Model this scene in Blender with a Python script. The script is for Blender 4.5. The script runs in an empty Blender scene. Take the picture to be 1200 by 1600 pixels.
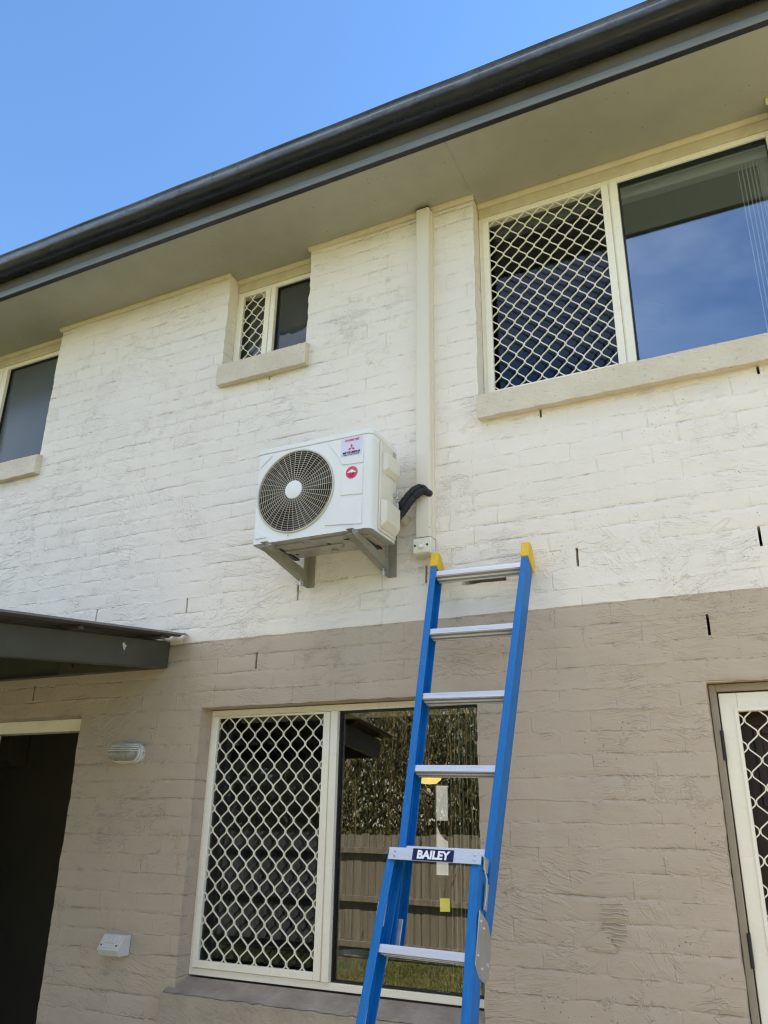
import bpy, bmesh, math, random
import numpy as np
from mathutils import Vector, Matrix
from math import radians as R_, sin, cos, pi, tan
random.seed(4); RNG = np.random.default_rng(7)
SC = bpy.context.scene; COL = SC.collection

# ---------------------------------------------------------------- camera, sky, sun, exposure
cam = bpy.data.cameras.new('camera'); cam_ob = bpy.data.objects.new('camera', cam); COL.objects.link(cam_ob)
cam.sensor_fit = 'VERTICAL'; cam.sensor_height = 36.0; cam.lens = 28.16; cam.clip_end = 2000; cam.clip_start = .05
_Rt = Vector((0.89951349, 0.43660025, 0.01599065)); _U = Vector((0.14467447, -0.33220471, 0.93204578)); _F = Vector((-0.41224359, 0.83607431, 0.36198753))
mw = Matrix.Identity(4)
for i in range(3):
    mw[i][0] = _Rt[i]; mw[i][1] = _U[i]; mw[i][2] = -_F[i]
mw.translation = Vector((0, -3.4, 1.57)); cam_ob.matrix_world = mw
SC.camera = cam_ob
SUN_AZ, SUN_EL = R_(58.0), R_(42.0)          # azimuth from +Y (behind the house), elevation
world = bpy.data.worlds.new('World'); SC.world = world; world.use_nodes = True
nt = world.node_tree; nt.nodes.clear()
def N(t, tp, **k):
    n = t.nodes.new(tp)
    for a, b in k.items(): setattr(n, a, b)
    return n
wo = N(nt, 'ShaderNodeOutputWorld'); bg = N(nt, 'ShaderNodeBackground'); bg.inputs['Strength'].default_value = .080
sky = N(nt, 'ShaderNodeTexSky', sky_type='NISHITA', sun_disc=False, sun_elevation=SUN_EL, sun_rotation=SUN_AZ, air_density=1.6, dust_density=.1, ozone_density=10)
tc = N(nt, 'ShaderNodeTexCoord'); mp = N(nt, 'ShaderNodeMapping'); mp.inputs['Scale'].default_value = (2.2, 2.2, 5.0)
cn = N(nt, 'ShaderNodeTexNoise'); cn.inputs['Scale'].default_value = 1.3; cn.inputs['Detail'].default_value = 7; cn.inputs['Roughness'].default_value = .58
cr = N(nt, 'ShaderNodeMapRange'); cr.inputs['From Min'].default_value = .38; cr.inputs['From Max'].default_value = .80
sx = N(nt, 'ShaderNodeSeparateXYZ'); ms = N(nt, 'ShaderNodeMapRange'); ms.inputs['From Min'].default_value = .05; ms.inputs['From Max'].default_value = -.35
zg = N(nt, 'ShaderNodeMath', operation='SUBTRACT'); zg.inputs[1].default_value = .60          # a clearer, wispy gap half way up the sky behind the camera
za = N(nt, 'ShaderNodeMath', operation='ABSOLUTE'); zm = N(nt, 'ShaderNodeMapRange'); zm.interpolation_type = 'SMOOTHSTEP'
zm.inputs['From Min'].default_value = .10; zm.inputs['From Max'].default_value = .26; zm.inputs['To Min'].default_value = .14
m2 = N(nt, 'ShaderNodeMath', operation='MULTIPLY')
mu = N(nt, 'ShaderNodeMath', operation='MULTIPLY'); mx = N(nt, 'ShaderNodeMix', data_type='RGBA')
mx.inputs['B'].default_value = (39.5, 35, 29.5, 1)  # bright cloud added behind the camera as fill light for the shaded wall
L = nt.links.new
L(tc.outputs['Generated'], mp.inputs['Vector']); L(mp.outputs[0], cn.inputs['Vector']); L(cn.outputs['Fac'], cr.inputs['Value'])
L(tc.outputs['Generated'], sx.inputs[0]); L(sx.outputs['Y'], ms.inputs['Value']); L(cr.outputs[0], mu.inputs[0]); L(ms.outputs[0], mu.inputs[1])
L(sx.outputs['Z'], zg.inputs[0]); L(zg.outputs[0], za.inputs[0]); L(za.outputs[0], zm.inputs['Value']); L(mu.outputs[0], m2.inputs[0]); L(zm.outputs[0], m2.inputs[1])
lo = N(nt, 'ShaderNodeMapRange'); lo.inputs['From Min'].default_value = .42; lo.inputs['From Max'].default_value = .62; lo.inputs['To Min'].default_value = .4
m3 = N(nt, 'ShaderNodeMath', operation='MULTIPLY'); L(sx.outputs['Z'], lo.inputs['Value']); L(m2.outputs[0], m3.inputs[0]); L(lo.outputs[0], m3.inputs[1])
ea = N(nt, 'ShaderNodeMapRange'); ea.inputs['From Min'].default_value = .55; ea.inputs['From Max'].default_value = -.25; ea.inputs['To Min'].default_value = .25     # added cloud thinned on the right so right-hand faces get less fill
m4 = N(nt, 'ShaderNodeMath', operation='MULTIPLY'); L(sx.outputs['X'], ea.inputs['Value']); L(m3.outputs[0], m4.inputs[0]); L(ea.outputs[0], m4.inputs[1])
L(m4.outputs[0], mx.inputs['Factor']); L(sky.outputs[0], mx.inputs['A']); L(mx.outputs['Result'], bg.inputs['Color']); L(bg.outputs[0], wo.inputs['Surface'])
sl = bpy.data.lights.new('sun', 'SUN'); sl.energy = 5.0; sl.angle = R_(.5); sl.color = (1, .885, .68)
so = bpy.data.objects.new('sun', sl); COL.objects.link(so)
sd = Vector((sin(SUN_AZ)*cos(SUN_EL), cos(SUN_AZ)*cos(SUN_EL), sin(SUN_EL)))
so.rotation_euler = sd.to_track_quat('Z', 'Y').to_euler(); so.location = sd*40
SC.view_settings.view_transform = 'Standard'; SC.view_settings.look = 'None'; SC.view_settings.gamma = 1
SC.view_settings.exposure = 1.74
SC.cycles.filter_width = 1.2; SC.cycles.max_bounces = 8; SC.cycles.diffuse_bounces = 5; SC.cycles.transparent_max_bounces = 24

# ---------------------------------------------------------------- materials
class Nt:
    """small wrapper for building a node tree"""
    def __init__(s, name):
        s.m = bpy.data.materials.new(name); s.m.use_nodes = True; s.t = s.m.node_tree
        s.b = s.t.nodes['Principled BSDF']; s.o = s.t.nodes['Material Output']
        s.tc = N(s.t, 'ShaderNodeTexCoord'); s.P = s.tc.outputs['Object']
    def lk(s, a, b):
        if isinstance(a, (int, float)): b.default_value = a
        elif isinstance(a, tuple): b.default_value = a
        else: s.t.links.new(a, b)
    def math(s, op, a, b=0.0, c=None, clamp=False):
        n = N(s.t, 'ShaderNodeMath', operation=op, use_clamp=clamp); s.lk(a, n.inputs[0]); s.lk(b, n.inputs[1])
        if c is not None: s.lk(c, n.inputs[2])
        return n.outputs[0]
    def mapr(s, v, a, b, c=0., d=1., smooth=False):
        n = N(s.t, 'ShaderNodeMapRange'); n.interpolation_type = 'SMOOTHSTEP' if smooth else 'LINEAR'
        s.lk(v, n.inputs['Value'])
        for k, x in zip(('From Min', 'From Max', 'To Min', 'To Max'), (a, b, c, d)): s.lk(x, n.inputs[k])
        return n.outputs[0]
    def map(s, vec, scale=(1, 1, 1), rot=(0, 0, 0), loc=(0, 0, 0)):
        n = N(s.t, 'ShaderNodeMapping'); s.lk(vec, n.inputs['Vector']); n.inputs['Scale'].default_value = scale
        n.inputs['Rotation'].default_value = rot; n.inputs['Location'].default_value = loc
        return n.outputs[0]
    def noise(s, vec, scale, detail=3, rough=.55, dist=0., col=False):
        n = N(s.t, 'ShaderNodeTexNoise'); s.lk(vec, n.inputs['Vector']); n.inputs['Scale'].default_value = scale
        n.inputs['Detail'].default_value = detail; n.inputs['Roughness'].default_value = rough; n.inputs['Distortion'].default_value = dist
        return n.outputs['Color' if col else 'Fac']
    def vor(s, vec, scale, feature='F1', out='Distance', rnd=1.):
        n = N(s.t, 'ShaderNodeTexVoronoi', feature=feature); s.lk(vec, n.inputs['Vector']); n.inputs['Scale'].default_value = scale
        n.inputs['Randomness'].default_value = rnd
        return n.outputs[out]
    def mix(s, f, a, b, blend='MIX'):
        n = N(s.t, 'ShaderNodeMix', data_type='RGBA', blend_type=blend); s.lk(f, n.inputs['Factor'])
        s.lk(a if not isinstance(a, tuple) else (*a[:3], 1), n.inputs['A']); s.lk(b if not isinstance(b, tuple) else (*b[:3], 1), n.inputs['B'])
        return n.outputs['Result']
    def sep(s, v):
        n = N(s.t, 'ShaderNodeSeparateXYZ'); s.lk(v, n.inputs[0]); return n.outputs
    def comb(s, x, y, z):
        n = N(s.t, 'ShaderNodeCombineXYZ'); s.lk(x, n.inputs[0]); s.lk(y, n.inputs[1]); s.lk(z, n.inputs[2]); return n.outputs[0]
    def bump(s, h, strength=1., dist=1.):
        n = N(s.t, 'ShaderNodeBump'); n.inputs['Strength'].default_value = strength; n.inputs['Distance'].default_value = dist
        s.lk(h, n.inputs['Height']); s.t.links.new(n.outputs[0], s.b.inputs['Normal'])
    def set(s, color=None, rough=None, metal=None, spec=None):
        for k, v in (('Base Color', color), ('Roughness', rough), ('Metallic', metal), ('Specular IOR Level', spec)):
            if v is not None: s.lk((*v[:3], 1) if isinstance(v, tuple) else v, s.b.inputs[k])

def mk(name, col, rough=.5, metal=0., dark=None, vs=6., vr=(.45, .75), bh=0., bs=60., spec=.5, speck=None, stretch=(1, 1, 1)):
    n = Nt(name); v = n.map(n.P, stretch); c = col
    if dark is not None:
        f = n.mapr(n.noise(v, vs, 5, .6), vr[0], vr[1]); c = n.mix(f, col, dark)
    if speck is not None:
        d = n.vor(n.P, speck[1]); ok = n.math('GREATER_THAN', n.noise(n.P, speck[1]*.22, 3), .52)
        f = n.math('MULTIPLY', n.mapr(d, .10, .04), ok); c = n.mix(f, c, speck[0])
    n.set(c, None, metal, spec)
    n.lk(n.mapr(n.noise(v, vs*2.3, 4), .3, .7, max(rough-.08, .02), min(rough+.1, 1)), n.b.inputs['Roughness'])
    if bh: n.bump(n.noise(n.P, bs, 4), 1, bh)
    return n.m

COURSE = .0874; ZC0 = 2.106 % COURSE
def wall_material(name='painted_bagged_brick'):
    n = Nt(name); x, y, z = n.sep(n.P)
    warp = n.math('MULTIPLY', n.math('SUBTRACT', n.noise(n.P, 5, 3), .5), .022)
    zz = n.math('ADD', n.math('SUBTRACT', z, ZC0), warp)
    cz = n.math('DIVIDE', zz, COURSE); row = n.math('FLOOR', cz); fz = n.math('SUBTRACT', cz, row)
    dz = n.math('MULTIPLY', n.math('MINIMUM', fz, n.math('SUBTRACT', 1., fz)), COURSE)          # metres from the nearest bed joint
    warpx = n.math('MULTIPLY', n.math('SUBTRACT', n.noise(n.map(n.P, loc=(7, 3, 1)), 6, 3), .5), .03)
    off = n.math('MULTIPLY', n.math('MODULO', n.math('ABSOLUTE', row), 2.), .5)
    cx = n.math('ADD', n.math('DIVIDE', n.math('ADD', x, warpx), .24), off)
    fx = n.math('FRACT', n.math('ADD', cx, 40.)); dx = n.math('MULTIPLY', n.math('MINIMUM', fx, n.math('SUBTRACT', 1., fx)), .24)
    brk = n.noise(n.P, 16, 3, .6)                                                       # breaks every line up
    m1 = n.mapr(n.math('ADD', n.noise(n.map(n.P, (1, 1, 2.2)), 2.6, 4, .6), n.math('MULTIPLY', n.math('SUBTRACT', brk, .5), .5)), .34, .62, -1.0, .6)
    m2 = n.mapr(n.math('ADD', n.noise(n.map(n.P, loc=(3, 9, 4)), 3.4, 4, .6), n.math('MULTIPLY', n.math('SUBTRACT', brk, .5), .5)), .36, .66, -.9, .7)
    bed = n.mapr(dz, .0007, .0060, 1., 0., True); perp = n.mapr(dx, .0005, .0055, 1., 0., True)
    soft = n.mapr(dz, .0, .020, 1., 0., True)
    h = n.math('ADD', n.math('MULTIPLY', n.math('MULTIPLY', bed, m1), .0033), n.math('MULTIPLY', n.math('MULTIPLY', perp, m2), .0025))
    h = n.math('SUBTRACT', h, n.math('MULTIPLY', n.math('MULTIPLY', soft, n.mapr(m1, .5, -1., -.3, 1.)), .0016))
    h = n.math('ADD', h, n.math('MULTIPLY', n.noise(n.map(n.P, (1, 1, 1.5)), 8, 3, .5), .0050))
    # thin trowel ridges in scattered patches, each direction in its own places
    for k, (ang, sc, st, wd, amp, lo) in enumerate(((-16, 34, .16, .090, .0014, .54), (36, 40, .17, .090, .0013, .56), (-60, 38, .22, .085, .0014, .575), (6, 52, .12, .070, .0009, .51), (12, 26, .30, .055, .0020, .55))):
        p = n.map(n.map(n.P, (1, 1, 1), (0, R_(ang), 0), (k*3.7, k*1.3, k*5.1)), (st, .3, 1))
        q = n.noise(p, sc, 2, .5, .9)
        rg = n.mapr(n.math('ABSOLUTE', n.math('SUBTRACT', q, .5)), 0., wd, 1., 0., True)
        mask = n.mapr(n.math('ADD', n.noise(n.map(n.P, loc=(k*11.3, 2.1, k*7.7)), 1.9, 3, .6), n.math('MULTIPLY', n.math('SUBTRACT', brk, .5), .35)), lo, lo+.10, 0., 1., True)
        h = n.math('ADD', h, n.math('MULTIPLY', n.math('MULTIPLY', rg, mask), amp))
    # wiggly crumbs of mortar, mostly about the joints
    nearj = n.math('MAXIMUM', n.mapr(dz, .0, .022, .10, 0.), n.mapr(dx, .0, .03, .06, 0.))
    cm = n.mapr(n.math('ADD', n.math('ADD', n.noise(n.map(n.P, loc=(1, 5, 22)), 2.9, 4, .65), nearj), n.math('MULTIPLY', n.math('SUBTRACT', brk, .5), .4)), .585, .70, 0., 1., True)
    cq = n.noise(n.map(n.P, (.7, .5, 1)), 62, 2, .5, .5); cr_ = n.mapr(n.math('ABSOLUTE', n.math('SUBTRACT', cq, .52)), 0., .10, 1., 0., True)
    h = n.math('ADD', h, n.math('MULTIPLY', n.math('MULTIPLY', cr_, cm), .0016))
    h = n.math('ADD', h, n.math('MULTIPLY', n.noise(n.map(n.P, (.6, 1, 1)), 190, 3, .6), .0007))
    pit = n.math('MULTIPLY', n.mapr(n.vor(n.P, 55), .16, .05), n.mapr(n.noise(n.map(n.P, loc=(9, 0, 3)), 4.2, 3), .54, .64))
    h = n.math('SUBTRACT', h, n.math('MULTIPLY', pit, .003))
    n.bump(h, 1., 1.25)
    # paint: cream white above, warm tan below a hand-cut line
    edge = n.math('ADD', 2.463, n.math('MULTIPLY', n.math('SUBTRACT', n.noise(n.P, 7, 4, .6), .5), .016))
    up = n.math('GREATER_THAN', z, edge)
    f = n.mapr(n.noise(n.P, 2.2, 5, .6), .35, .7)
    white = n.mix(f, (.845, .775, .685), (.81, .74, .65)); tan_ = n.mix(f, (.505, .408, .308), (.475, .382, .286))
    c = n.mix(up, tan_, white)
    dirt = n.mapr(n.noise(n.map(n.P, (1, 1, 1)), 38, 5, .7), .60, .72)
    dirt = n.math('MULTIPLY', dirt, n.mapr(n.noise(n.P, 2.7, 3), .52, .70, 0., .14))
    c = n.mix(n.math('MULTIPLY', n.math('MULTIPLY', cr_, cm), .06), c, (.40, .31, .20)); c = n.mix(dirt, c, (.30, .24, .17)); c = n.mix(n.math('MULTIPLY', pit, .75), c, (.10, .085, .06))
    # dirt caught along the open joints of the white paint
    jd = n.math('MULTIPLY', n.math('MULTIPLY', n.mapr(dz, .0, .004, 1., 0.), n.mapr(m1, -.3, -.8)), n.mapr(n.noise(n.P, 25, 3), .5, .62, 0., .65))
    c = n.mix(jd, c, (.2, .165, .12))
    n.set(c, .62, 0, .35)
    return n.m

def glass_material(name, tint, refl, base=.03, trans=(.8, .84, .82)):
    n = Nt(name); t = n.t; t.nodes.remove(n.b)
    fr = N(t, 'ShaderNodeLayerWeight'); fr.inputs['Blend'].default_value = .5
    tr = N(t, 'ShaderNodeBsdfTransparent'); tr.inputs['Color'].default_value = (*trans, 1)
    gl = N(t, 'ShaderNodeBsdfGlossy'); gl.inputs['Roughness'].default_value = .0; gl.inputs['Color'].default_value = (*tint, 1)
    bp = N(t, 'ShaderNodeBump'); bp.inputs['Strength'].default_value = .03; bp.inputs['Distance'].default_value = .006
    n.lk(n.noise(n.P, 2.2, 1), bp.inputs['Height']); t.links.new(bp.outputs[0], gl.inputs['Normal'])
    f = n.math('ADD', n.math('MULTIPLY', n.math('POWER', fr.outputs['Facing'], 5.), refl), base, clamp=True)      # the same from either side of the pane
    mx = N(t, 'ShaderNodeMixShader'); n.lk(f, mx.inputs[0]); t.links.new(tr.outputs[0], mx.inputs[1]); t.links.new(gl.outputs[0], mx.inputs[2])
    t.links.new(mx.outputs[0], n.o.inputs['Surface']); return n.m
def emit_material(name, col, s):
    n = Nt(name); n.set((.8, .8, .78), .4); n.b.inputs['Emission Color'].default_value = (*col, 1); n.b.inputs['Emission Strength'].default_value = s
    return n.m

M = {}
M['wall'] = wall_material()
def rough_paint(name, a, b, bh=.006):
    n = Nt(name); f = n.mapr(n.noise(n.P, 7, 5, .6), .35, .68)
    c = n.mix(f, a, b); d = n.mapr(n.noise(n.P, 45, 4, .7), .60, .72, 0, .5); c = n.mix(d, c, (.2, .17, .12))
    s = n.noise(n.map(n.map(n.P, rot=(0, R_(-20), 0)), (.2, .6, 1)), 40, 4, .6, .5)
    rg = n.math('POWER', n.math('SUBTRACT', 1., n.math('MULTIPLY', n.math('ABSOLUTE', n.math('SUBTRACT', s, .5)), 4.), clamp=True), 2.)
    h = n.math('ADD', n.math('MULTIPLY', n.noise(n.P, 22, 5, .6), bh*1.6), n.math('MULTIPLY', rg, bh*.22)); h = n.math('ADD', h, n.math('MULTIPLY', n.noise(n.P, 90, 3), bh*.25))
    n.bump(h); n.set(c, .6, 0, .35); return n.m
M['sill_white'] = rough_paint('rendered_sill_cream', (.70, .62, .49), (.62, .54, .42), .005)
M['sill_tan'] = rough_paint('rendered_sill_tan', (.44, .365, .275), (.37, .305, .225), .005)
M['sill_grey'] = rough_paint('worn_grey_sill_paint', (.37, .315, .26), (.24, .205, .17), .004)
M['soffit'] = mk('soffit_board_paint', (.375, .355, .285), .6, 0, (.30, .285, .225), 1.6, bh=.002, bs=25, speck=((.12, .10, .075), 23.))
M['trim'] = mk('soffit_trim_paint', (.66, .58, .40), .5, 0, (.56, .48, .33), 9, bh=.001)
M['frame'] = mk('cream_powder_coat', (.93, .87, .72), .3, 0, (.89, .82, .65), 4, (.5, .8), bh=.0004, bs=120)
M['mesh'] = mk('cream_security_mesh', (.84, .79, .63), .4, 0, (.74, .68, .52), 14)
M['tanframe'] = mk('tan_door_jamb_paint', (.33, .275, .20), .5, 0, (.28, .23, .17), 6, bh=.0006)
M['rubber'] = mk('black_window_gasket', (.012, .012, .012), .5)
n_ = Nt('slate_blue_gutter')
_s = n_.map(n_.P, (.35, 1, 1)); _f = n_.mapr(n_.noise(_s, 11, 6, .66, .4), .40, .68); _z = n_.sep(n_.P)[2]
_k = n_.math('MULTIPLY', n_.mapr(n_.math('ADD', _z, n_.math('MULTIPLY', n_.math('SUBTRACT', n_.noise(n_.map(n_.P, (.5, 1, 1)), 13, 5, .7), .5), .05)), 5.018, 5.046, 0., 1., True), n_.mapr(_z, 5.080, 5.070))       # sky highlight painted as a mottled band, shaded belly painted near black
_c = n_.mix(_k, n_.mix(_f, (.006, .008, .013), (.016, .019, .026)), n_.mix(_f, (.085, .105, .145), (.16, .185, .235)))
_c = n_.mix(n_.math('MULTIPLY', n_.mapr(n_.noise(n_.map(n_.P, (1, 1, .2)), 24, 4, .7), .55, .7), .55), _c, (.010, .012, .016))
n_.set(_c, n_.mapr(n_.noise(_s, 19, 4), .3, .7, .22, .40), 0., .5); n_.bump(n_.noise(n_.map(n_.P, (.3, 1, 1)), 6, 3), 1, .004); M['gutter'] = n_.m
M['fascia'] = mk('weathered_fascia_metal', (.115, .105, .078), .42, 0, (.08, .065, .04), 5, (.42, .66), bh=.001, stretch=(.35, 1, 1))
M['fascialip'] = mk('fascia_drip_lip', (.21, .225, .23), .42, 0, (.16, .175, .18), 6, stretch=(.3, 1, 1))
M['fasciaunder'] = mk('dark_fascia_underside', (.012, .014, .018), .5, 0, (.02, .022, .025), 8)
M['roof'] = mk('roof_sheet', (.05, .055, .062), .5)
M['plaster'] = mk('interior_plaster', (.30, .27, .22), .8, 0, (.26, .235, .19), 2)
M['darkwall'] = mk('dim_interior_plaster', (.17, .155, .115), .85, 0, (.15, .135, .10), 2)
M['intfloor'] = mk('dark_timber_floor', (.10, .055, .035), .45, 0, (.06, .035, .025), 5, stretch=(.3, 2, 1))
M['glass'] = glass_material('window_glass', (.64, .80, 1.0), .9, .25, (.86, .88, .87))
M['glass_scr'] = glass_material('glass_behind_fly_screen', (.62, .70, .88), .8, .050, (.62, .63, .62))
M['glass_low'] = glass_material('window_glass_lower', (1, .98, .93), .9, .105, (.80, .80, .76))
n_ = Nt('obscure_glass'); n_.set(n_.mix(n_.mapr(n_.noise(n_.P, 2.5, 3), .3, .7), (.045, .05, .046), (.065, .07, .066)), .035, 0, .9); n_.bump(n_.noise(n_.P, 9, 2), 1, .0012); M['frost'] = n_.m
n_ = Nt('pale_obscure_glass'); n_.set(n_.mix(n_.mapr(n_.noise(n_.P, 1.5, 2), .3, .7), (.075, .085, .083), (.11, .12, .118)), .22, 0, .55); M['frostpale'] = n_.m
M['acwhite'] = mk('outdoor_unit_paint', (.78, .79, .78), .38, 0, (.73, .73, .71), 3, bh=.0002, bs=200)
M['accover'] = mk('outdoor_unit_plastic', (.72, .69, .60), .45, 0, (.66, .62, .53), 5)
M['acunder'] = mk('zinc_base_pan', (.45, .43, .38), .42, .35, (.30, .27, .22), 7, bh=.002, bs=12)
M['grille'] = mk('cream_fan_guard', (.56, .52, .42), .45, 0, (.46, .42, .33), 12)
M['dark'] = mk('dark_cavity_black', (.02, .02, .018), .6)
M['fan'] = mk('grey_fan_blade', (.045, .045, .042), .5)
M['bracket'] = mk('bracket_steel_paint', (.30, .285, .225), .45, .1, (.23, .215, .165), 10, bh=.0006)
M['sticker'] = mk('pale_lilac_sticker', (.66, .64, .80), .35)
M['red'] = mk('red_print', (.62, .05, .12), .45); M['navy'] = mk('navy_print', (.012, .014, .085), .6, spec=.2)
M['white'] = mk('white_print', (.85, .85, .85), .45); M['yellowsign'] = mk('yellow_print', (.75, .6, .1), .5); M['grey'] = mk('grey_print', (.4, .4, .38), .5)
M['pvc'] = mk('painted_pvc_cover', (.73, .67, .55), .42, 0, (.64, .58, .46), 2.5, bh=.0006, bs=30, stretch=(1, 1, .35))
M['isol'] = mk('ivory_switch_plastic', (.74, .71, .62), .4, 0, (.66, .62, .52), 12)
M['foam'] = mk('black_pipe_lagging', (.014, .014, .016), .7, 0, (.03, .03, .032), 30, bh=.004, bs=60)
n_ = Nt('blue_fibreglass'); _f = n_.mapr(n_.noise(n_.map(n_.P, (1, 1, .08)), 160, 3, .7), .35, .7)
_w = n_.math('MULTIPLY', n_.mapr(n_.noise(n_.map(n_.P, (1, 1, .35)), 42, 5, .75), .62, .74), .5)
n_.set(n_.mix(_w, n_.mix(_f, (.002, .125, .40), (.004, .165, .49)), (.16, .27, .42)), .45, 0, .35); n_.bump(n_.noise(n_.map(n_.P, (1, 1, .1)), 240, 2), 1, .0006); M['blue'] = n_.m
M['alu'] = mk('brushed_aluminium', (.62, .63, .66), .34, .6, (.50, .51, .54), 6, bh=.0005, bs=90, stretch=(.1, 4, 4))
n_ = Nt('lit_punched_aluminium'); _v = n_.vor(n_.map(n_.P, (85, 120, 120)), 1., rnd=0.)
n_.set(n_.mix(n_.mapr(_v, .30, .24), (.88, .87, .82), (.38, .38, .36)), .5, 0); M['grip'] = n_.m  # pale tone paints in the light coming through the punched holes
M['rib'] = mk('grey_tread_rib', (.30, .305, .33), .5, .1)  # toned darker than the step metal for contrast with the pale strips
M['zinc'] = mk('zinc_plate', (.52, .51, .49), .42, .7, (.42, .41, .38), 9)
M['yellow'] = mk('yellow_rubber_cap', (.78, .49, .015), .45, 0, (.66, .40, .01), 14)
M['lampw'] = mk('aged_white_lamp_plastic', (.62, .60, .54), .4, 0, (.5, .48, .42), 18)
M['diffuser'] = mk('cloudy_lamp_diffuser', (.30, .275, .22), .25, 0, (.24, .22, .18), 12)
M['switch'] = mk('grey_white_switch_plastic', (.62, .61, .57), .4)
M['awn'] = mk('olive_grey_steel_paint', (.062, .060, .044), .45, 0, (.048, .046, .034), 4, bh=.0006)
M['awnroof'] = mk('grey_roof_sheet', (.11, .105, .095), .45, .2, (.07, .066, .058), 5, stretch=(3, .4, 1))
M['lawn'] = mk('mown_grass', (.125, .165, .04), .9, 0, (.23, .21, .065), 3, (.4, .65), bh=.03, bs=60)
M['paving'] = mk('pale_concrete_path', (.45, .39, .29), .85, 0, (.38, .33, .25), 3, bh=.003)
n_ = Nt('grey_fence_timber'); _b = n_.noise(n_.map(n_.P, (11, .2, .05)), 1.3, 3); _g = n_.noise(n_.map(n_.P, (30, 30, 1.2)), 2, 4, .6)
n_.set(n_.mix(n_.mapr(_b, .35, .65), n_.mix(_g, (.26, .235, .205), (.50, .47, .42)), n_.mix(_g, (.10, .088, .072), (.32, .295, .255))), .85); n_.bump(_g, 1, .004); M['fence'] = n_.m
M['leaf'] = mk('grey_green_leaf', (.075, .085, .028), .5, 0, (.14, .125, .05), 1.3, (.42, .62))
M['leafd'] = mk('dark_green_leaf', (.03, .042, .014), .55, 0, (.06, .06, .025), 1.6)
M['bark'] = mk('pale_bark', (.30, .25, .19), .8, 0, (.14, .11, .08), 3, bh=.01, bs=12, stretch=(1, 1, .3))
M['twig'] = mk('dry_twig', (.26, .20, .11), .8)
M['blind'] = mk('cream_blind_fabric', (.86, .83, .68), .7)
M['note'] = mk('yellow_note_paper', (.85, .78, .12), .6)
M['timberdoor'] = mk('dark_red_timber_door', (.040, .017, .012), .4, 0, (.028, .012, .009), 4, stretch=(3, 3, .3))
M['hinge'] = mk('black_hinge', (.012, .012, .013), .45)

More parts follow.
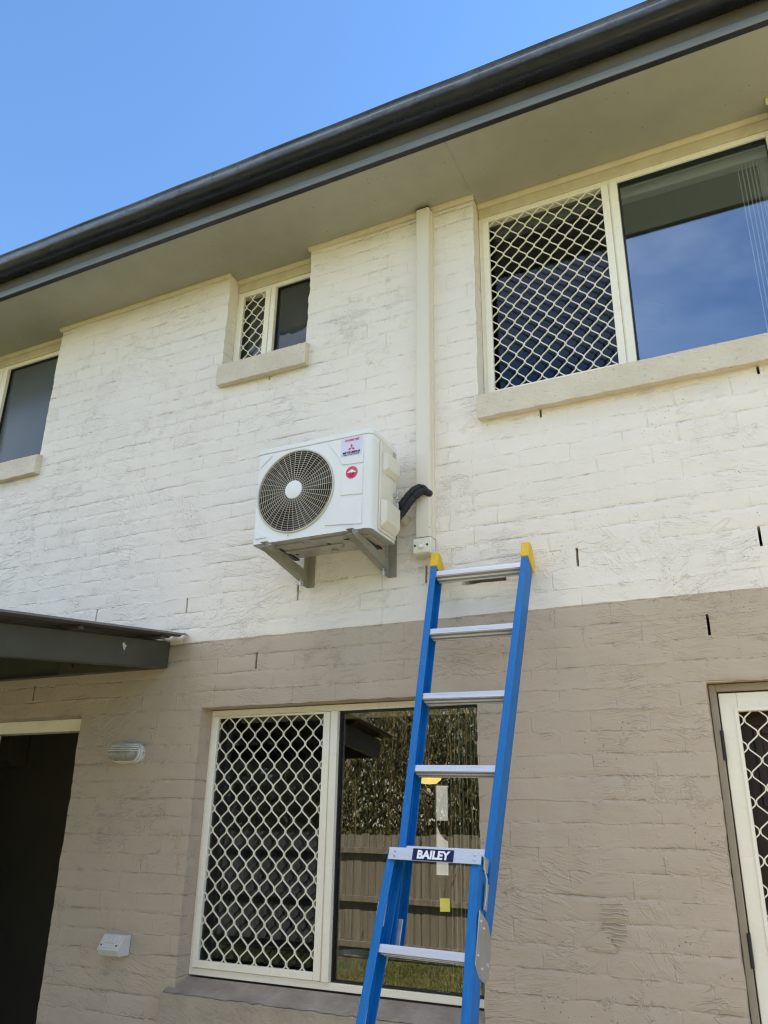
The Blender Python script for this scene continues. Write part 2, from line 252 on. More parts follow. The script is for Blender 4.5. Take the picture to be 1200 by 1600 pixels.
# ---------------------------------------------------------------- mesh helpers
class MB:
    def __init__(s): s.v = []; s.f = []
    def add(s, vs, fs):
        o = len(s.v); s.v += [tuple(v) for v in vs]; s.f += [tuple(i+o for i in f) for f in fs]; return s
    def box(s, x0, x1, y0, y1, z0, z1):
        return s.add([(x, y, z) for z in (z0, z1) for y in (y0, y1) for x in (x0, x1)], [(0, 2, 3, 1), (4, 5, 7, 6), (0, 1, 5, 4), (2, 6, 7, 3), (0, 4, 6, 2), (1, 3, 7, 5)])
    def prism(s, poly, a, b, fn):
        """extrude 2-D polygon between a and b; fn(u, v, w) -> xyz"""
        n = len(poly); vs = [fn(u, v, a) for u, v in poly]+[fn(u, v, b) for u, v in poly]
        return s.add(vs, [tuple(range(n))[::-1], tuple(range(n, 2*n))]+[(i, (i+1) % n, n+(i+1) % n, n+i) for i in range(n)])
    def px(s, poly, a, b): return s.prism(poly, a, b, lambda u, v, w: (w, u, v))     # poly in (y,z), along x
    def py(s, poly, a, b): return s.prism(poly, a, b, lambda u, v, w: (u, w, v))     # poly in (x,z), along y
    def pz(s, poly, a, b): return s.prism(poly, a, b, lambda u, v, w: (u, v, w))     # poly in (x,y), along z
    def tube(s, pts, r, n=8, cap=True):
        pts = [Vector(p) for p in pts]; m = len(pts); rs = r if isinstance(r, (list, tuple)) else [r]*m; vs = []; up = None
        for i, p in enumerate(pts):
            t = (pts[min(i+1, m-1)]-pts[max(i-1, 0)]).normalized()
            if up is None: up = t.orthogonal().normalized()
            up = (up-t*up.dot(t)).normalized(); w = t.cross(up)
            vs += [tuple(p+(up*cos(2*pi*k/n)+w*sin(2*pi*k/n))*rs[i]) for k in range(n)]
        fs = [(i*n+k, i*n+(k+1) % n, (i+1)*n+(k+1) % n, (i+1)*n+k) for i in range(m-1) for k in range(n)]
        if cap: fs += [tuple(range(n))[::-1], tuple(range((m-1)*n, m*n))]
        return s.add(vs, fs)
    def beam(s, p, q, w, h, up=(0, 0, 1)):
        p, q = Vector(p), Vector(q); t = (q-p).normalized(); a = t.cross(Vector(up)).normalized(); b = a.cross(t)
        c = [a*w/2+b*h/2, -a*w/2+b*h/2, -a*w/2-b*h/2, a*w/2-b*h/2]
        return s.add([p+k for k in c]+[q+k for k in c], [(3, 2, 1, 0), (4, 5, 6, 7)]+[(i, (i+1) % 4, 4+(i+1) % 4, 4+i) for i in range(4)])
    def lathe(s, prof, c, axis='y', n=32, caps=True):
        """prof: (radius, along-axis) list"""
        vs = []
        for r, h in prof:
            for k in range(n):
                a = 2*pi*k/n; u, v = r*cos(a), r*sin(a)
                vs.append((c[0]+u, c[1]+h, c[2]+v) if axis == 'y' else (c[0]+u, c[1]+v, c[2]+h) if axis == 'z' else (c[0]+h, c[1]+u, c[2]+v))
        m = len(prof); fs = [(i*n+k, i*n+(k+1) % n, (i+1)*n+(k+1) % n, (i+1)*n+k) for i in range(m-1) for k in range(n)]
        if caps and prof[0][0] > 1e-6: fs.append(tuple(range(n)))
        if caps and prof[-1][0] > 1e-6: fs.append(tuple(range((m-1)*n, m*n))[::-1])
        return s.add(vs, fs)
    def shift(s, d):
        s.v = [(a-d[0], b-d[1], c-d[2]) for a, b, c in s.v]; return s
    def split(s, name, mat, parent=None, **k):
        """one object per connected piece"""
        p = list(range(len(s.v)))
        def find(a):
            while p[a] != a: p[a] = p[p[a]]; a = p[a]
            return a
        for f in s.f:
            for b in f[1:]: p[find(b)] = find(f[0])
        groups = {}
        for f in s.f: groups.setdefault(find(f[0]), []).append(f)
        out = []
        for fs in groups.values():
            ids = sorted({i for f in fs for i in f}); mp_ = {a: b for b, a in enumerate(ids)}; m_ = MB()
            m_.v = [s.v[i] for i in ids]; m_.f = [tuple(mp_[i] for i in f) for f in fs]; out.append(m_.build(name, mat, parent, **k))
        return out
    def build(s, name, mat, parent=None, bevel=0., smooth=True, ang=35, seg=2, recalc=True):
        if parent is not None and parent.get('_org'): s.shift(parent['_org'])
        me = bpy.data.meshes.new(name); me.from_pydata(s.v, [], s.f)
        if recalc:
            b = bmesh.new(); b.from_mesh(me); bmesh.ops.recalc_face_normals(b, faces=b.faces); b.to_mesh(me); b.free()
        if smooth:
            me.polygons.foreach_set('use_smooth', [True]*len(me.polygons)); me.set_sharp_from_angle(angle=R_(ang))
        me.materials.append(M[mat] if isinstance(mat, str) else mat); me.update()
        o = bpy.data.objects.new(name, me); COL.objects.link(o)
        if parent is not None:
            o.parent = parent
            if parent.get('_org'): o['_org'] = (0., 0., 0.) if False else parent['_org']
        if bevel:
            md = o.modifiers.new('bevel', 'BEVEL'); md.width = bevel; md.segments = seg; md.limit_method = 'ANGLE'; md.angle_limit = R_(40); md.harden_normals = False
        return o
def tag(o, label, cat, group=None):
    o['label'] = label; o['category'] = cat
    if group: o['group'] = group
    return o
def thing(name, label, cat, loc=(0, 0, 0), group=None):
    o = bpy.data.objects.new(name, None); COL.objects.link(o); o.location = loc; o.empty_display_size = .1
    if tuple(loc) != (0, 0, 0): o['_org'] = tuple(float(c) for c in loc)
    return tag(o, label, cat, group)
def structure(o): o['kind'] = 'structure'; return o
def text_mesh(body, size, offset=0., shear=0., extrude=.0006, spacing=1.):
    cu = bpy.data.curves.new('t', 'FONT'); cu.body = body; cu.size = size; cu.offset = offset; cu.shear = shear; cu.extrude = extrude
    cu.align_x = 'CENTER'; cu.align_y = 'CENTER'; cu.space_character = spacing; cu.resolution_u = 4
    o = bpy.data.objects.new('t', cu); COL.objects.link(o); bpy.context.view_layer.update()
    me = bpy.data.meshes.new_from_object(o.evaluated_get(bpy.context.evaluated_depsgraph_get()))
    vs = [tuple(v.co) for v in me.vertices]; fs = [tuple(p.vertices) for p in me.polygons]
    bpy.data.objects.remove(o); bpy.data.meshes.remove(me); return vs, fs
def vnoise(x, z, scale, seed):
    g = np.random.default_rng(seed).random((256, 256))*2-1
    u = x/scale+100.37; v = z/scale+100.71; i = np.floor(u).astype(int); j = np.floor(v).astype(int); a = u-i; b = v-j
    a = a*a*(3-2*a); b = b*b*(3-2*b); i %= 256; j %= 256; i1 = (i+1) % 256; j1 = (j+1) % 256
    return (g[i, j]*(1-a)+g[i1, j]*a)*(1-b)+(g[i, j1]*(1-a)+g[i1, j1]*a)*b

# ---------------------------------------------------------------- house
house = thing('house', 'two storey bagged brick house, cream above and tan below, with a dark gutter', 'house')
ZT = 4.868; WX0, WX1 = -7.4, 2.8; WTH = .24
HOLES = [(-5.5, -3.545, -1, 2.106), (-2.712, -1.206, .800, 2.112), (-.255, .66, -1, 2.105),            # ground floor
         (-1.157, .362, 3.59, 9), (-2.810, -2.204, 4.19, 9), (-5.75, -4.290, 3.87, 9)]                 # upper floor
WEEP = [(-.72, 2.68), (.018, 2.676), (-.22, 2.332), (-.844, 3.428), (.116, 3.43), (-2.884, 2.675), (-2.392, 2.337), (-2.448, 4.028), (-2.164, 2.673), (-1.445, 2.685), (-4.55, 3.735), (-3.95, 2.25), (.75, 2.676), (.9, 3.43), (-3.55, 2.675), (-4.3, 2.675)]
HOLES.append((-1.262, -1.050, 2.610, 2.668))
for wx, wz in WEEP: HOLES.append((wx-.0055, wx+.0055, wz-(.043 if wz < 3.3 else .028), wz+(.043 if wz < 3.3 else .028)))
def build_wall():
    xs = set(np.round(np.arange(WX0, WX1+.001, .026), 5)); zs = {0., ZT}
    k = 0
    for k in range(-1, 58):
        for fr in (0., .09, .2, .36, .52, .68, .82, .92):
            zz = ZC0+(k+fr)*COURSE
            if 0 < zz < ZT: zs.add(round(zz, 5))
    hx = set(); hz = set()
    for a, b, c, d in HOLES:
        hx |= {a, b}
        for q in (c, d):
            if 0 < q < ZT: hz.add(q)
    def merge(base, keys):
        base = np.array(sorted(base)); ks = np.array(sorted(keys))
        keep = [q for q in base if np.min(np.abs(ks-q)) > .0045]
        return np.array(sorted(set(keep) | set(ks.tolist())))
    xs = merge(xs, hx); zs = merge(zs, hz); nx, nz = len(xs), len(zs)
    X, Z = np.meshgrid(xs, zs, indexing='ij')
    fz = ((Z-ZC0)/COURSE) % 1; dz = np.minimum(fz, 1-fz)*COURSE
    y = .0035*vnoise(X, Z, .30, 1)+.0022*vnoise(X, Z, .11, 2)+.0012*vnoise(X, Z, .05, 3)
    y += np.clip(1-dz/.010, 0, 1)*.0028*np.clip(vnoise(X, Z*2, .35, 4)*1.2+.1, -.7, 1)
    y += np.clip(vnoise(X*.5, Z*1.3, .035, 5), .25, 1)*-.0030*np.clip(vnoise(X, Z, .4, 6)*2, 0, 1)
    dxp = .0028*vnoise(X, Z, .07, 7)+.0026*vnoise(X, Z, .03, 8); dzp = .0026*vnoise(X, Z, .06, 9)+.002*vnoise(X, Z, .03, 10)
    inw = np.zeros_like(X, bool)
    for wx, wz in WEEP: inw |= (np.abs(X-wx) < .012) & (np.abs(Z-wz) < .06)
    dxp[inw] *= .3; dzp[inw] *= .3
    dxp[:, 0] = 0; dzp[:, 0] = 0; dzp[:, -1] = 0
    front = np.stack([X+dxp, y, Z+dzp], -1).reshape(-1, 3)
    cx = (xs[:-1]+xs[1:])/2; cz = (zs[:-1]+zs[1:])/2
    solid = np.ones((nx-1, nz-1), bool)
    for a, b, c, d in HOLES: solid &= ~(((cx > a) & (cx < b))[:, None] & ((cz > c) & (cz < d))[None])
    verts = front.tolist(); faces = []; idx = np.arange(nx*nz).reshape(nx, nz)
    I, J = np.nonzero(solid)
    faces += np.stack([idx[I, J], idx[I+1, J], idx[I+1, J+1], idx[I, J+1]], -1).tolist()
    # reveals: front edge follows the ragged face, then straightens
    layers = {}
    deps = (.012, .05, .11, WTH)
    def lay(i, j):
        k = (i, j)
        if k not in layers:
            o = len(verts); p = front[idx[i, j]]
            for q, d in enumerate(deps):
                w = (.75, .35, .15, 0)[q]; verts.append([X[i, j]+(p[0]-X[i, j])*w+.0012*(random.random()-.5), d, Z[i, j]+(p[2]-Z[i, j])*w])
            layers[k] = [int(idx[i, j])]+[o+q for q in range(4)]
        return layers[k]
    def rev(p, q):
        a, b = lay(*p), lay(*q)
        for s in range(4): faces.append([a[s], b[s], b[s+1], a[s+1]])
    for i in range(nx-1):
        for j in range(nz-1):
            if solid[i, j]:
                continue
            if i > 0 and solid[i-1, j]: rev((i, j), (i, j+1))
            if i < nx-2 and solid[i+1, j]: rev((i+1, j+1), (i+1, j))
            if j < nz-2 and solid[i, j+1]: rev((i, j+1), (i+1, j+1))
            if j > 0 and solid[i, j-1]: rev((i+1, j), (i, j))
    mb = MB(); mb.v = [tuple(v) for v in verts]; mb.f = [tuple(f) for f in faces]
    return mb.build('wall', 'wall', house, ang=55, recalc=False)
build_wall()
# inner leaf, partitions and shell that keep the sun out
def lining(z0, z1, holes, mat='plaster'):
    mb = MB(); xs = sorted({WX0, WX1, *[h[0] for h in holes], *[h[1] for h in holes]})
    for a, b in zip(xs[:-1], xs[1:]):
        hs = [h for h in holes if h[0] <= a+1e-6 and h[1] >= b-1e-6]
        if not hs: mb.box(a, b, .245, .275, z0, z1)
        else:
            if hs[0][2] > z0: mb.box(a, b, .245, .275, z0, hs[0][2])
            if hs[0][3] < z1: mb.box(a, b, .245, .275, hs[0][3], z1)
    mb.split('inner_lining', mat, house, smooth=False)
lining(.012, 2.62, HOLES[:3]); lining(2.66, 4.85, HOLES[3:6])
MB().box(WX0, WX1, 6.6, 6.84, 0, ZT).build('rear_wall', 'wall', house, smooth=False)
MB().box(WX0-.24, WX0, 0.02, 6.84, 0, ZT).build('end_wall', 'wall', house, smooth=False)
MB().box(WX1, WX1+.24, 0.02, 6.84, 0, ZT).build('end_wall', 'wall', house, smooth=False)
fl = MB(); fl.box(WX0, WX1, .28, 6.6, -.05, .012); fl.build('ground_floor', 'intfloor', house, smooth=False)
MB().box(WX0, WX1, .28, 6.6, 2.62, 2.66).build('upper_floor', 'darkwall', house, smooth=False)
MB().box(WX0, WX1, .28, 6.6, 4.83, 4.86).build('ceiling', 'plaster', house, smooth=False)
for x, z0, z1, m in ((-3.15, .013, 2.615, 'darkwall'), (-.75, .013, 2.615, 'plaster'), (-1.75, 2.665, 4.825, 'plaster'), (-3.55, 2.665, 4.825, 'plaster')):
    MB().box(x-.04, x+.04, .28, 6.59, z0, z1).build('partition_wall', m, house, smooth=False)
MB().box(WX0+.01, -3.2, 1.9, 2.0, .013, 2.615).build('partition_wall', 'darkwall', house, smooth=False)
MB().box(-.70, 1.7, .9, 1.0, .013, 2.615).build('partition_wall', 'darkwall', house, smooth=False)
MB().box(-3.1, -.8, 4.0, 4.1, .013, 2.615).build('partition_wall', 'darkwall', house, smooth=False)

# eaves
EX0, EX1 = -8.1, 3.6
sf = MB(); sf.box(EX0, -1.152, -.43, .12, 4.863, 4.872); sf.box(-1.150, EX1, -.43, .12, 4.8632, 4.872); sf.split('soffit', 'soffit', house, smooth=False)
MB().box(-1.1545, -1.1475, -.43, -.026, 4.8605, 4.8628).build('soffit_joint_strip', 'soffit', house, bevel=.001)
tr = MB()
def quadtrim(x0, x1, y):
    tr.px([(y, 4.8625), (y-.022, 4.8625), (y-.021, 4.853), (y-.015, 4.845), (y-.006, 4.8405), (y, 4.840)], x0, x1)
segs = [(EX0, -5.75), (-4.29, -2.81), (-2.204, -1.157), (.362, EX1)]
for a, b in segs: quadtrim(a-.012, b+.012, -.003)
for a, b in ((-5.745, -4.295), (-2.805, -2.209), (-1.152, .357)): quadtrim(a, b, .086)
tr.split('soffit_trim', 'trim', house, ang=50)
hb = MB()
for a, b in ((-5.745, -4.295), (-2.805, -2.209), (-1.152, .357)): hb.box(a, b, .087, .20, 4.778, 4.8395)
hb.split('window_head_board', 'trim', house, smooth=False)
for x in np.arange(EX0+.2, EX1, .42):
    for y in (-.385, -.06): MB().lathe([(.0045, .0), (.0045, -.0012), (.002, -.0018), (0, -.0018)], (x+.05*random.random(), y+.008*random.random(), 4.8629), 'z', 8).build('nail_head', 'soffit', house)
# fascia with its rolled lower lip, then quad gutter
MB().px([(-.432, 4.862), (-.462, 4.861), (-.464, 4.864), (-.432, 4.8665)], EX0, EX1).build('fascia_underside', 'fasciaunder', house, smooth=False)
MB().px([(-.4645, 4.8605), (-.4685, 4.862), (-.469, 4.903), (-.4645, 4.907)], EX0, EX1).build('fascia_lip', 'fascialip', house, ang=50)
MB().px([(-.43, 4.868), (-.464, 4.866), (-.464, 5.075), (-.43, 5.075)], EX0, EX1).build('fascia', 'fascia', house, smooth=False)
gp = [(-.466, 4.984), (-.500, 4.979), (-.522, 4.978)]
for k in range(11):
    a = R_(-90+k*9); gp.append((-.522-.072*cos(a), 5.050+.072*sin(a)))
gp = gp[:3]+gp[4:]
gp += [(-.592, 5.056), (-.589, 5.064), (-.590, 5.070), (-.5985, 5.076), (-.600, 5.084), (-.594, 5.090), (-.586, 5.088), (-.583, 5.080)]
inner = [(-.584, 5.06), (-.583, 5.04), (-.567, 5.005), (-.54, 4.988), (-.47, 4.990), (-.47, 5.08), (-.466, 5.08)]
gm = MB(); xs = list(np.linspace(EX0, EX1, 60)); prof = gp+inner; npf = len(prof); vs = []
for i, x in enumerate(xs):
    w = .0022*sin(i*1.7)+.0015*sin(i*.63); vs += [(x, a, b+w*(0 if a > -.48 else 1)) for a, b in prof]
gm.add(vs, [(i*npf+k, i*npf+(k+1) % npf, (i+1)*npf+(k+1) % npf, (i+1)*npf+k) for i in range(len(xs)-1) for k in range(npf)]+[tuple(range(npf)), tuple(range((len(xs)-1)*npf, len(xs)*npf))])
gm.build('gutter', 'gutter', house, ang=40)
rf = MB(); RX = [EX0, EX1]; rp = []
pitch = tan(R_(20))
rf.px([(-.50, 5.075), (3.4, 5.075+3.9*pitch), (7.4, 5.075), (7.4, 5.04), (3.4, 5.04+3.9*pitch), (-.50, 5.045)], EX0, EX1); rf.build('roof', 'roof', house, smooth=False)
MB().px([(.3, 4.88), (3.4, 6.3), (6.6, 4.88)], WX0, WX1).build('gable', 'wall', house, smooth=False)

# an old filler patch knifed on to the tan wall
pm_ = MB()
for k in range(9):
    z = 1.295-.0165*k; w0 = -.735+.006*sin(k*2.1)+(.012 if k > 5 else 0); w1 = -.628-.006*abs(k-3)+.01*sin(k*1.3)
    pm_.tube([(w0+(w1-w0)*t, -.0015-.001*sin(k+t*3), z+.006*sin(t*2.2+k*.2)+.0018*sin(t*9+k)) for t in np.linspace(0, 1, 9)], [.0015+.0028*.62*sin(pi*min(max(t, .04), .96))**.4 for t in np.linspace(0, 1, 9)], 6)
pm_.add([(-.80+.11*u+.012*sin(6*v+u), -.001-.0035*sin(pi*u)*sin(pi*v), 1.135+.085*v*(1-abs(u-.75)*.9)) for u in np.linspace(0, 1, 12) for v in np.linspace(0, 1, 9)], [(i*9+j, (i+1)*9+j, (i+1)*9+j+1, i*9+j+1) for i in range(11) for j in range(8)])
pm_.build('filler_patch', 'wall', house, ang=70)
# ---- windows
def mesh_screen(x0, x1, z0, z1, y, pitch=.0855, half=.0503, ph=0.):
    """expanded diamond mesh: mirrored wavy flat strands that touch at upright nodes"""
    mb = MB(); g = pitch/2; A = g/2-.0022; nst = int((x1-x0)/g)+1; o = (x1-x0-(nst-1)*g)/2
    n = int((z1-z0)/half)+2; shape = [(-.12, 1.), (.12, 1.), (.24, .80), (.5, 0.), (.76, -.80)]
    for s in range(nst):
        xc = x0+o+s*g; pts = []
        for k in range(n):
            sg = 1 if (k+s) % 2 == 0 else -1
            for f, a in shape:
                zz = z0+(k-.5+f+ph)*half
                if z0 <= zz <= z1: pts.append((min(max(xc+sg*a*A, x0), x1), zz))
        w, d = .0024, .0035; vs = []
        for i, (px_, pz_) in enumerate(pts):
            a = pts[max(i-1, 0)]; b = pts[min(i+1, len(pts)-1)]; tx, tz = b[0]-a[0], b[1]-a[1]; l = math.hypot(tx, tz) or 1
            nx_, nz_ = tz/l*w, -tx/l*w
            vs += [(px_-nx_, y-d, pz_-nz_), (px_+nx_, y-d, pz_+nz_), (px_+nx_, y+d, pz_+nz_), (px_-nx_, y+d, pz_-nz_)]
        m = len(pts)
        mb.add(vs, [(i*4+k, i*4+(k+1) % 4, i*4+4+(k+1) % 4, i*4+4+k) for i in range(m-1) for k in range(4)])
    return mb
def ring(mb, x0, x1, z0, z1, wl, wr, wb, wt, y0, y1):
    """frame of four members butted end to end"""
    mb.box(x0, x0+wl, y0, y1, z0, z1); mb.box(x1-wr, x1, y0, y1, z0, z1)
    mb.box(x0+wl, x1-wr, y0, y1, z1-wt, z1); mb.box(x0+wl, x1-wr, y0, y1, z0, z0+wb); return mb
def window(x0, x1, z0, z1, split0, split1, scr, label, glass='glass_scr', y=.095, ph=0., rightglass=None):
    """x0..x1 outer frame, split0..split1 mullion, scr = clear opening of the screen"""
    w = ring(MB(), x0, x1, z0, z1, .022, .03, .03, .030, y, y+.07).build('window', 'frame', house, bevel=.002); w['label'] = label
    MB().box(split0+.004, split1, y-.012, y+.06, z0+.031, z1-.031).build('mullion', 'frame', w, bevel=.002)
    MB().box(split0-.004, split0+.0035, y-.002, y+.05, z0+.031, z1-.031).build('mullion_gap', 'frame', w)
    sx0, sx1, sz0, sz1 = scr
    a0, a1 = x0+.0235, split0-.005
    ring(MB(), a0, a1, z0+.032, z1-.032, sx0-a0, a1-sx1, sz0-z0-.032, z1-.032-sz1, y-.010, y+.012).build('screen_frame', 'frame', w, bevel=.0025)
    mesh_screen(sx0-.006, sx1+.006, sz0-.006, sz1+.006, y+.002, ph=ph).build('security_mesh', 'mesh', w, ang=60)
    MB().box(a0, a1, y+.048, y+.053, z0+.032, z1-.032).build('glass_pane', glass, w, smooth=False)
    ring(MB(), split1+.001, x1-.031, z0+.031, z1-.031, .006, .004, .006, .007, y+.012, y+.05).build('glazing_bead', 'rubber', w, smooth=False)
    MB().box(split1+.0075, x1-.0355, y+.028, y+.033, z0+.0375, z1-.0385).build('glass_pane', rightglass or glass, w, smooth=False)
    return w
wl = window(-2.7195, -1.2, .888, 2.108, -1.989, -1.950, (-2.664, -2.030, .952, 2.066), 'tall ground floor window with a white diamond mesh screen on its left half', 'glass_scr', rightglass='glass_low')
wr = window(-1.155, .36, 3.60, 4.777, -.428, -.386, (-1.096, -.470, 3.655, 4.738), 'wide upper window with a diamond mesh screen and blue sky in the glass', 'glass_scr', ph=.3, rightglass='glass')
wm = window(-2.8085, -2.205, 4.20, 4.777, -2.547, -2.510, (-2.756, -2.588, 4.255, 4.735), 'small upper window over the outdoor unit', 'frost', ph=.6, rightglass='frost')
wf = window(-5.745, -4.291, 3.88, 4.777, -4.972, -4.920, (-5.69, -5.012, 3.935, 4.735), 'upper window at the far left beside the eave', 'frost', rightglass='frostpale')
def sill(w, x0, x1, zf_top, zf_bot, zback, mat, yf=-.05, top=None):
    n = 60; xs = np.linspace(x0, x1, n); mb = MB(); vs = []
    for i, x in enumerate(xs):
        r = lambda a: (random.random()-.5)*a
        bump = .0015*sin(i*.9+x*3)+r(.003)
        vs += [(x, yf+r(.002), zf_top+r(.0025)), (x, yf+.003+r(.003), (zf_top+zf_bot)/2), (x, yf+r(.006), zf_bot+bump), (x, .012, zf_bot+.004+r(.003)), (x, .092, zf_bot+.02), (x, .092, zback)]
    p = 6
    mb.add(vs, [(i*p+k, i*p+(k+1) % p, (i+1)*p+(k+1) % p, (i+1)*p+k) for i in range(n-1) for k in range(p)]+[tuple(range(p)), tuple(range((n-1)*p, n*p))])
    s = mb.build('window_sill', mat, w, ang=45)
    return s
sill(wr, -1.150, .40, 3.566, 3.440, 3.603, 'sill_white')
sill(wm, -2.802, -2.176, 4.158, 4.022, 4.203, 'sill_white')
sill(wf, -5.8, -4.258, 3.842, 3.710, 3.883, 'sill_white')
s_ = sill(wl, -2.752, -1.16, .826, .705, .876, 'sill_tan')
tp = MB(); n = 80; xs = np.linspace(-2.750, -1.162, n); vs = []
for x in xs:
    e = -.046+.012*random.random(); t = (e+.05)/.142
    vs += [(x, e, .826+.050*t+.004), (x, .093, .8805)]
tp.add(vs, [(2*i, 2*i+2, 2*i+3, 2*i+1) for i in range(n-1)]); tp.build('sill_top', 'sill_grey', s_)

# ---- doors
d = ring(MB(), -.253, .655, -.02, 2.102, .026, .026, .02, .028, .045, .16).build('door', 'tanframe', house, bevel=.002); d['label'] = 'cream security screen door in a tan jamb'
ring(MB(), -.2225, .6245, .02, 2.069, .065, .065, .16, .072, .062, .095).build('screen_frame', 'frame', d, bevel=.003)
ring(MB(), -.170, .572, .165, 2.01, .010, .010, .01, .012, .056, .062).build('screen_bead', 'frame', d, bevel=.001)
mesh_screen(-.166, .568, .17, 2.008, .078, ph=.2).build('security_mesh', 'mesh', d, ang=60)
td = MB().box(-.224, .626, .175, .215, .0, 2.07).build('timber_door', 'timberdoor', d, smooth=False)
pm = MB()
for a, b in ((-.12, .15), (.25, .52)):
    for c, e in ((.2, .85), (1.0, 1.55), (1.65, 1.95)): ring(pm, a, b, c, e, .03, .03, .03, .03, .162, .1745)
pm.build('door_moulding', 'timberdoor', td, bevel=.004)
for z in (1.87, 1.17, .35): MB().box(-.2325, -.2195, .048, .061, z-.055, z+.055).tube([(-.226, .046, z-.055), (-.226, .046, z+.055)], .0065, 10).build('hinge', 'hinge', d)
sdoor = ring(MB(), -5.498, -3.548, .0, 2.104, .05, .03, .03, .068, .10, .19).build('door', 'frame', house, bevel=.002); sdoor['label'] = 'cream framed sliding door opening under the lean-to roof'
ring(MB(), -5.40, -4.335, .04, 2.03, .06, .06, .06, .045, .115, .14).build('door_panel', 'frame', sdoor, bevel=.002)
mesh_screen(-5.345, -4.39, .095, 1.99, .126).build('security_mesh', 'mesh', sdoor, ang=60)

# ---------------------------------------------------------------- air conditioner
ac = thing('air_conditioner', 'white outdoor air conditioner unit with a round fan grille, hung on the cream wall', 'air conditioner', (-1.88, -.24, 2.815))
AX0, AX1, AYF, AYB, AZ0, AZ1 = -2.203, -1.562, -.370, -.112, 2.815, 3.325
cr_ = .032; arc = lambda cx, cy, r, a0, a1, n=6: [(cx+r*cos(R_(a0+(a1-a0)*k/n)), cy+r*sin(R_(a0+(a1-a0)*k/n))) for k in range(n+1)]
FX, FZ, FR = -1.977, 3.068, .214
# casing: sides and back as a rounded tray, front plate with a round hole
foot = [(AX0, AYB), (AX0, AYF+.006)]+arc(AX0+.006, AYF+.006, .006, 180, 270, 3)[1:]+arc(AX1-cr_, AYF+cr_, cr_, 270, 360, 8)+[(AX1, AYB)]
cb = MB(); nf = len(foot); zt = AZ1-.028; zb = AZ0+.004
vs = [(x, y, zb) for x, y in foot]+[(x, y, zt) for x, y in foot]; fs = []
for i in range(nf):
    j = (i+1) % nf
    if foot[i][1] < AYF+.0005 and foot[j][1] < AYF+.0005: continue
    fs.append((i, j, nf+j, nf+i))
cb.add(vs, fs)
fx0, fx1 = AX0+.006, AX1-cr_; m = 96; ov = []; iv = []; iv2 = []
for k in range(m):
    a = 2*pi*k/m; c, s = cos(a), sin(a); tx = ((fx1-FX)/c if c > 0 else (fx0-FX)/c) if abs(c) > 1e-9 else 1e9; tz = ((zt-FZ)/s if s > 0 else (zb-FZ)/s) if abs(s) > 1e-9 else 1e9
    t = min(tx, tz); ov.append((FX+c*t, AYF, FZ+s*t)); iv.append((FX+c*FR, AYF, FZ+s*FR)); iv2.append((FX+c*(FR-.001), AYF+.006, FZ+s*(FR-.001)))
for (cx, cz) in ((fx0, zb), (fx0, zt), (fx1, zb), (fx1, zt)):
    k = min(range(m), key=lambda q: (ov[q][0]-cx)**2+(ov[q][2]-cz)**2); ov[k] = (cx, AYF, cz)
cb.add(ov+iv+iv2, [(k, (k+1) % m, m+(k+1) % m, m+k) for k in range(m)]+[(m+k, m+(k+1) % m, 2*m+(k+1) % m, 2*m+k) for k in range(m)])
cb.build('casing', 'acwhite', ac, ang=40)
lid = [(AX0-.003, AYB+.003), (AX0-.003, AYF+.004)]+arc(AX0+.004, AYF+.004, .007, 180, 270, 3)[1:]+arc(AX1-cr_, AYF+cr_, cr_+.003, 270, 360, 8)+[(AX1+.003, AYB+.003)]
MB().pz(lid, zt+.0015, AZ1).build('lid', 'acwhite', ac, bevel=.004)
bp = [(x*.996+(-1.88)*.004, y+.002 if y < -.3 else y) for x, y in foot]
ba = MB().pz(bp, AZ0, AZ0+.0035)
for (a, b, c, e) in ((-2.15, -1.95, -.33, -.30), (-2.12, -1.78, -.24, -.21), (-1.90, -1.70, -.34, -.28), (-1.74, -1.60, -.30, -.16)): ba.box(a, b, c, e, AZ0-.006, AZ0-.0002)
ba.lathe([(.012, -.012), (.016, -.012), (.016, -.0003)], (-1.86, -.16, AZ0), 'z', 16)
ba.build('base_pan', 'acunder', ac, bevel=.0015)
hm = MB()
for x, y in ((-2.07, -.17), (-1.80, -.20), (-1.845, -.25)): hm.lathe([(.011, -.0005), (.0, -.001)], (x, y, AZ0-.0003), 'z', 14)
hm.split('drain_hole', 'dark', ac)
MB().lathe([(FR-.0012, .0062), (FR-.004, .16), (0., .16)], (FX, AYF, FZ), 'y', 48, False).build('fan_shroud', 'dark', ac)
fan = MB()
for k in range(3):
    vs = []
    for i in range(9):
        r = .05+.15*i/8
        for q in range(6):
            a = k*2*pi/3+.25+(q/5)*(1.25-.25*i/8); vs.append((FX+r*cos(a), AYF+.055+.05*q/5, FZ+r*sin(a)))
    fan.add(vs, [(i*6+q, i*6+q+1, (i+1)*6+q+1, (i+1)*6+q) for i in range(8) for q in range(5)])
fan.lathe([(.0, .05), (.045, .052), (.05, .06), (.05, .12)], (FX, AYF, FZ), 'y', 24); fan.build('fan', 'fan', ac)
gr = MB(); NR = 14
def dome(r): return AYF-.014+.012*(r/FR)**2
for k in range(NR):
    r = .058+(FR-.012-.058)*k/(NR-1); nn = 60; gr.tube([(FX+r*cos(2*pi*q/nn), dome(r), FZ+r*sin(2*pi*q/nn)) for q in range(nn+1)], .00115, 4, False)
for k in range(36):
    a = 2*pi*k/36; gr.tube([(FX+r*cos(a+.22*(r-.05)), dome(r)-.0026, FZ+r*sin(a+.22*(r-.05))) for r in np.linspace(.046, FR-.006, 6)], .00125, 4)
gr.lathe([(FR-.005, -.006), (FR-.001, -.0075), (FR+.003, -.0055), (FR+.004, -.0005), (FR-.005, -.0005), (FR-.005, -.006)], (FX, AYF, FZ), 'y', 96, False)
